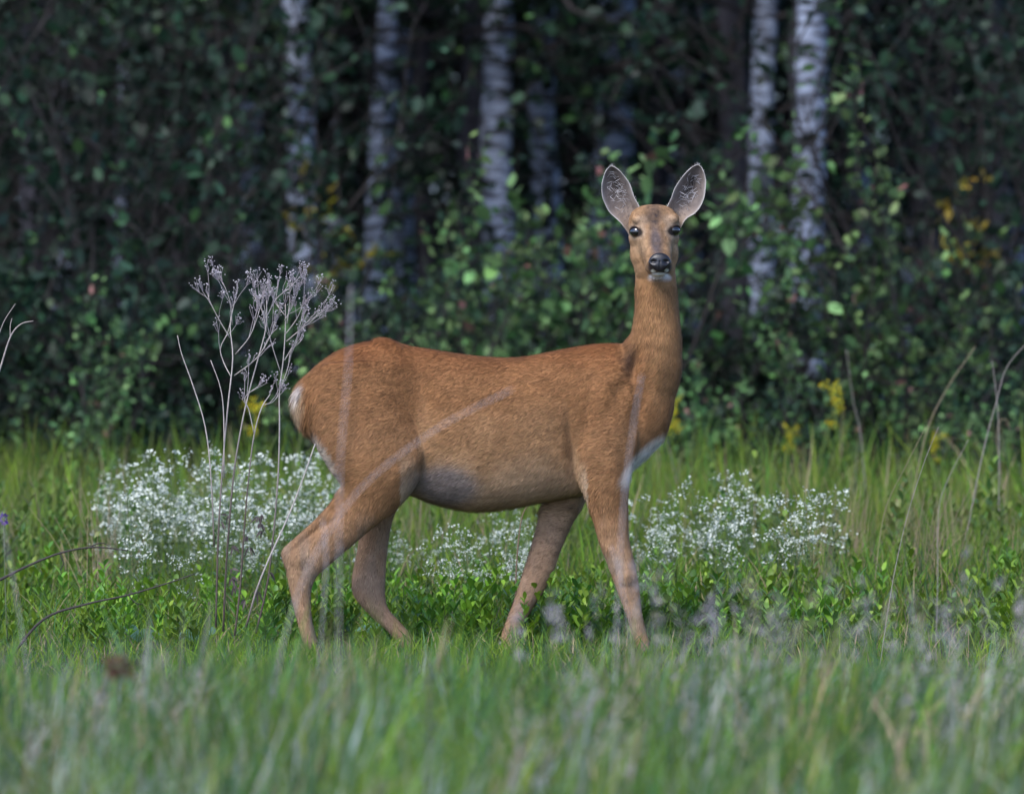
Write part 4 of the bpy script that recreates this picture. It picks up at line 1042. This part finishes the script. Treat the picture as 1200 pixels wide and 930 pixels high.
stalk('dry_twig', 'pale bare forked twig standing at the edge of the thicket beside the dark shrubs', 'twig', [(-60, 740), (-30, 560), (-12, 470), (0, 432), (12, 395), (24, 380), (39, 376)], 24.8, .004, .0012, PALE, [[(-8, 412), (4, 378), (18, 356)], [(12, 396), (12, 382), (14, 373)]])
stalk('dead_branch', 'dark dead branch with curled leaves arching over the grass toward the white flowers', 'branch', [(-90, 730), (-45, 700), (0, 679), (30, 664), (70, 648), (110, 641), (150, 645)], 24.3, .005, .0015, DARKB, [[(70, 648), (74, 660), (70, 668)], [(100, 643), (118, 636), (128, 640)]])
stalk('dead_branch', 'thin dark fallen branch low in the grass below the arching one', 'branch', [(10, 742), (50, 726), (100, 708), (150, 697), (200, 682), (228, 672)], 24.4, .004, .0014, DARKB, [[(150, 697), (158, 706), (166, 708)]])
stalk('dry_stalk', 'reddish dry bent stalk between the far hind and fore legs', 'stalk', [(602, 725), (604, 690), (607, 640), (612, 605), (620, 590)], 25.7, .0028, .0014, (.24, .16, .11))
for k, (lab, pts, d, r0) in enumerate([
        ('dead straw leaning steeply against the dark wood by the small goldenrod', [(1040, 760), (1065, 610), (1085, 510), (1110, 455), (1143, 406)], 30, .006),
        ('thick grey dead stem curving out over the upright broken one', [(1120, 690), (1150, 540), (1168, 470), (1180, 430), (1205, 400)], 29, .005),
        ('upright grey dead stem with a blunt broken tip', [(1170, 700), (1171, 560), (1170, 490), (1165, 440), (1162, 422)], 29.5, .0045),
        ('tan straw hooked over at its top', [(1190, 700), (1174, 560), (1168, 515), (1172, 494), (1180, 492), (1184, 505)], 30, .0035),
        ('long pale straw leaning through the grass on the open side of the meadow', [(1030, 790), (1045, 690), (1062, 610), (1082, 545), (1100, 500)], 24, .003),
        ('pale stalk forking low beside the long leaning straw', [(1095, 770), (1099, 690), (1100, 600), (1112, 560), (1135, 515)], 22.5, .003),
        ('tan straw tilted among the grass beyond the white clump', [(1020, 740), (1030, 640), (1040, 590), (1062, 545), (1085, 500)], 27, .003),
        ('thin grey stem against the wood behind the goldenrod', [(1020, 640), (1010, 520), (1000, 470), (992, 410)], 31.5, .004)]):
    stalk('dry_stalk', lab, 'stalk', pts, d, r0 * .36, r0 * .18, PALE if k % 3 != 0 else TAN)
# straws much nearer than the deer: they blur into pale streaks across it
for k, (lab, pts, d) in enumerate([
        ('pale thin straw standing across the deer\'s haunch', [(385, 1080), (396, 800), (398, 560), (408, 430), (411, 335)], 17.0),
        ('pale thin straw bowing across the deer\'s flank', [(290, 1080), (330, 760), (400, 600), (500, 510), (600, 456)], 17.5),
        ('pale thin straw crossing the deer\'s neck and shoulder', [(715, 1080), (722, 760), (730, 600), (742, 500), (752, 440)], 18.0),
        ('pale thin straw crossing the near hind hock', [(345, 1080), (372, 800), (382, 660), (378, 610)], 18.5),
        ('pale thin straw crossing the near fore cannon', [(748, 1080), (742, 800), (730, 690), (716, 640)], 19.0),
        ('dark dead stem in the grass below the belly', [(500, 1080), (502, 930), (503, 820), (500, 762)], 16.5),
        ('pale thin straw leaning at the edge of the tall grass', [(40, 1080), (36, 850), (22, 720), (0, 600)], 18.5)]):
    dk = 'dark' in lab
    stalk('grass_straw', lab, 'straw', pts, d, .0035 if dk else .0010, .0030 if dk else .0007, (.10, .085, .085) if dk else (.60, .54, .54))
# brown seed head, blurred, low in front; violet flower at the edge
def bud_plant(name, lab, px, py, d, colr, rx, rz):
    x, y = at(px, d); z0 = float(ground_z(np.array([x]), np.array([y]))[0]); top = CAM_Z - (py - 255) * d / FPX - z0; t = thing(name, lab, 'flower', (x, y, z0))
    m = MB(); m.tube(crom(np.array([[.01, 0, 0], [.004, 0, top * .5], [0, 0, top]]), 4), np.linspace(.002, .0014, 9), 5, (.12, .15, .07)); m.build('stem', stalk_mat, t)
    f = MB(); rr = np.random.default_rng(int(px) + 5); n = 90; v = unit(rr.normal(0, 1, (n, 3))); leaves(f, np.array([0, 0, top]) + v * np.array([rx, rx, rz]) * .6, v, rx * .7, pal(n, (colr,), (1,), rr), rr, .5); f.build('flower_head', head_mat, t)
bud_plant('seed_head_plant', 'brown flattened seed head above the foreground grass', 138, 780, 17.0, (.17, .085, .06), .026, .012)
bud_plant('violet_flower', 'single violet flower at the rim of the meadow beside the dead branch', 4, 608, 25.2, (.14, .06, .32), .012, .016)
# broad grey-green leaf clumps
def dock(px, d, seed, lab, n=4, l=.2):
    x, y = at(px, d); rr = np.random.default_rng(seed); t = thing('broad_leaf_plant', lab, 'plant', (x, y, float(ground_z(np.array([x]), np.array([y]))[0])))
    for k in range(n):
        m = MB(); a = rr.uniform(0, 6.28) if k else 3.6; d_ = unit(np.array([math.cos(a), math.sin(a) * .6, 1.1 + rr.uniform(-.4, .4)])); nrm = unit(np.array([-d_[0], -d_[1] - .4, .8])); s_ = unit(np.cross(d_, nrm))
        tt = np.linspace(0, 1, 9); w = .055 * np.sin(np.pi * np.clip(tt * .92 + .06, 0, 1)) ** .8; ll = l * rr.uniform(.7, 1.1)
        c = d_ * (tt * ll)[:, None] + np.array([d_[0], d_[1], -1]) * (.35 * ll * tt ** 2.2)[:, None]
        V = np.stack([c - s_ * w[:, None] + nrm * (w * .25)[:, None], c, c + s_ * w[:, None] + nrm * (w * .25)[:, None]], 1).reshape(-1, 3); i = np.arange(8) * 3
        q = np.concatenate([np.stack([i, i + 1, i + 4, i + 3], 1), np.stack([i + 1, i + 2, i + 5, i + 4], 1)])
        cc = np.tile(np.array([.10, .19, .12]) * rr.uniform(.85, 1.2), (27, 1)); cc[1::3] *= 1.3
        m.add(V, q, None, cc); m.build('leaf', leaf_mat, t)
dock(458, 25.6, 700, 'broad grey green leaf curling beside the far hind hock', 2, .14)
dock(165, 25.4, 701, 'small grey green leaf drooping beneath the fallen branch', 2, .09)
dock(235, 25.5, 702, 'small grey green leaf at the foot of the dead weed', 2, .10)
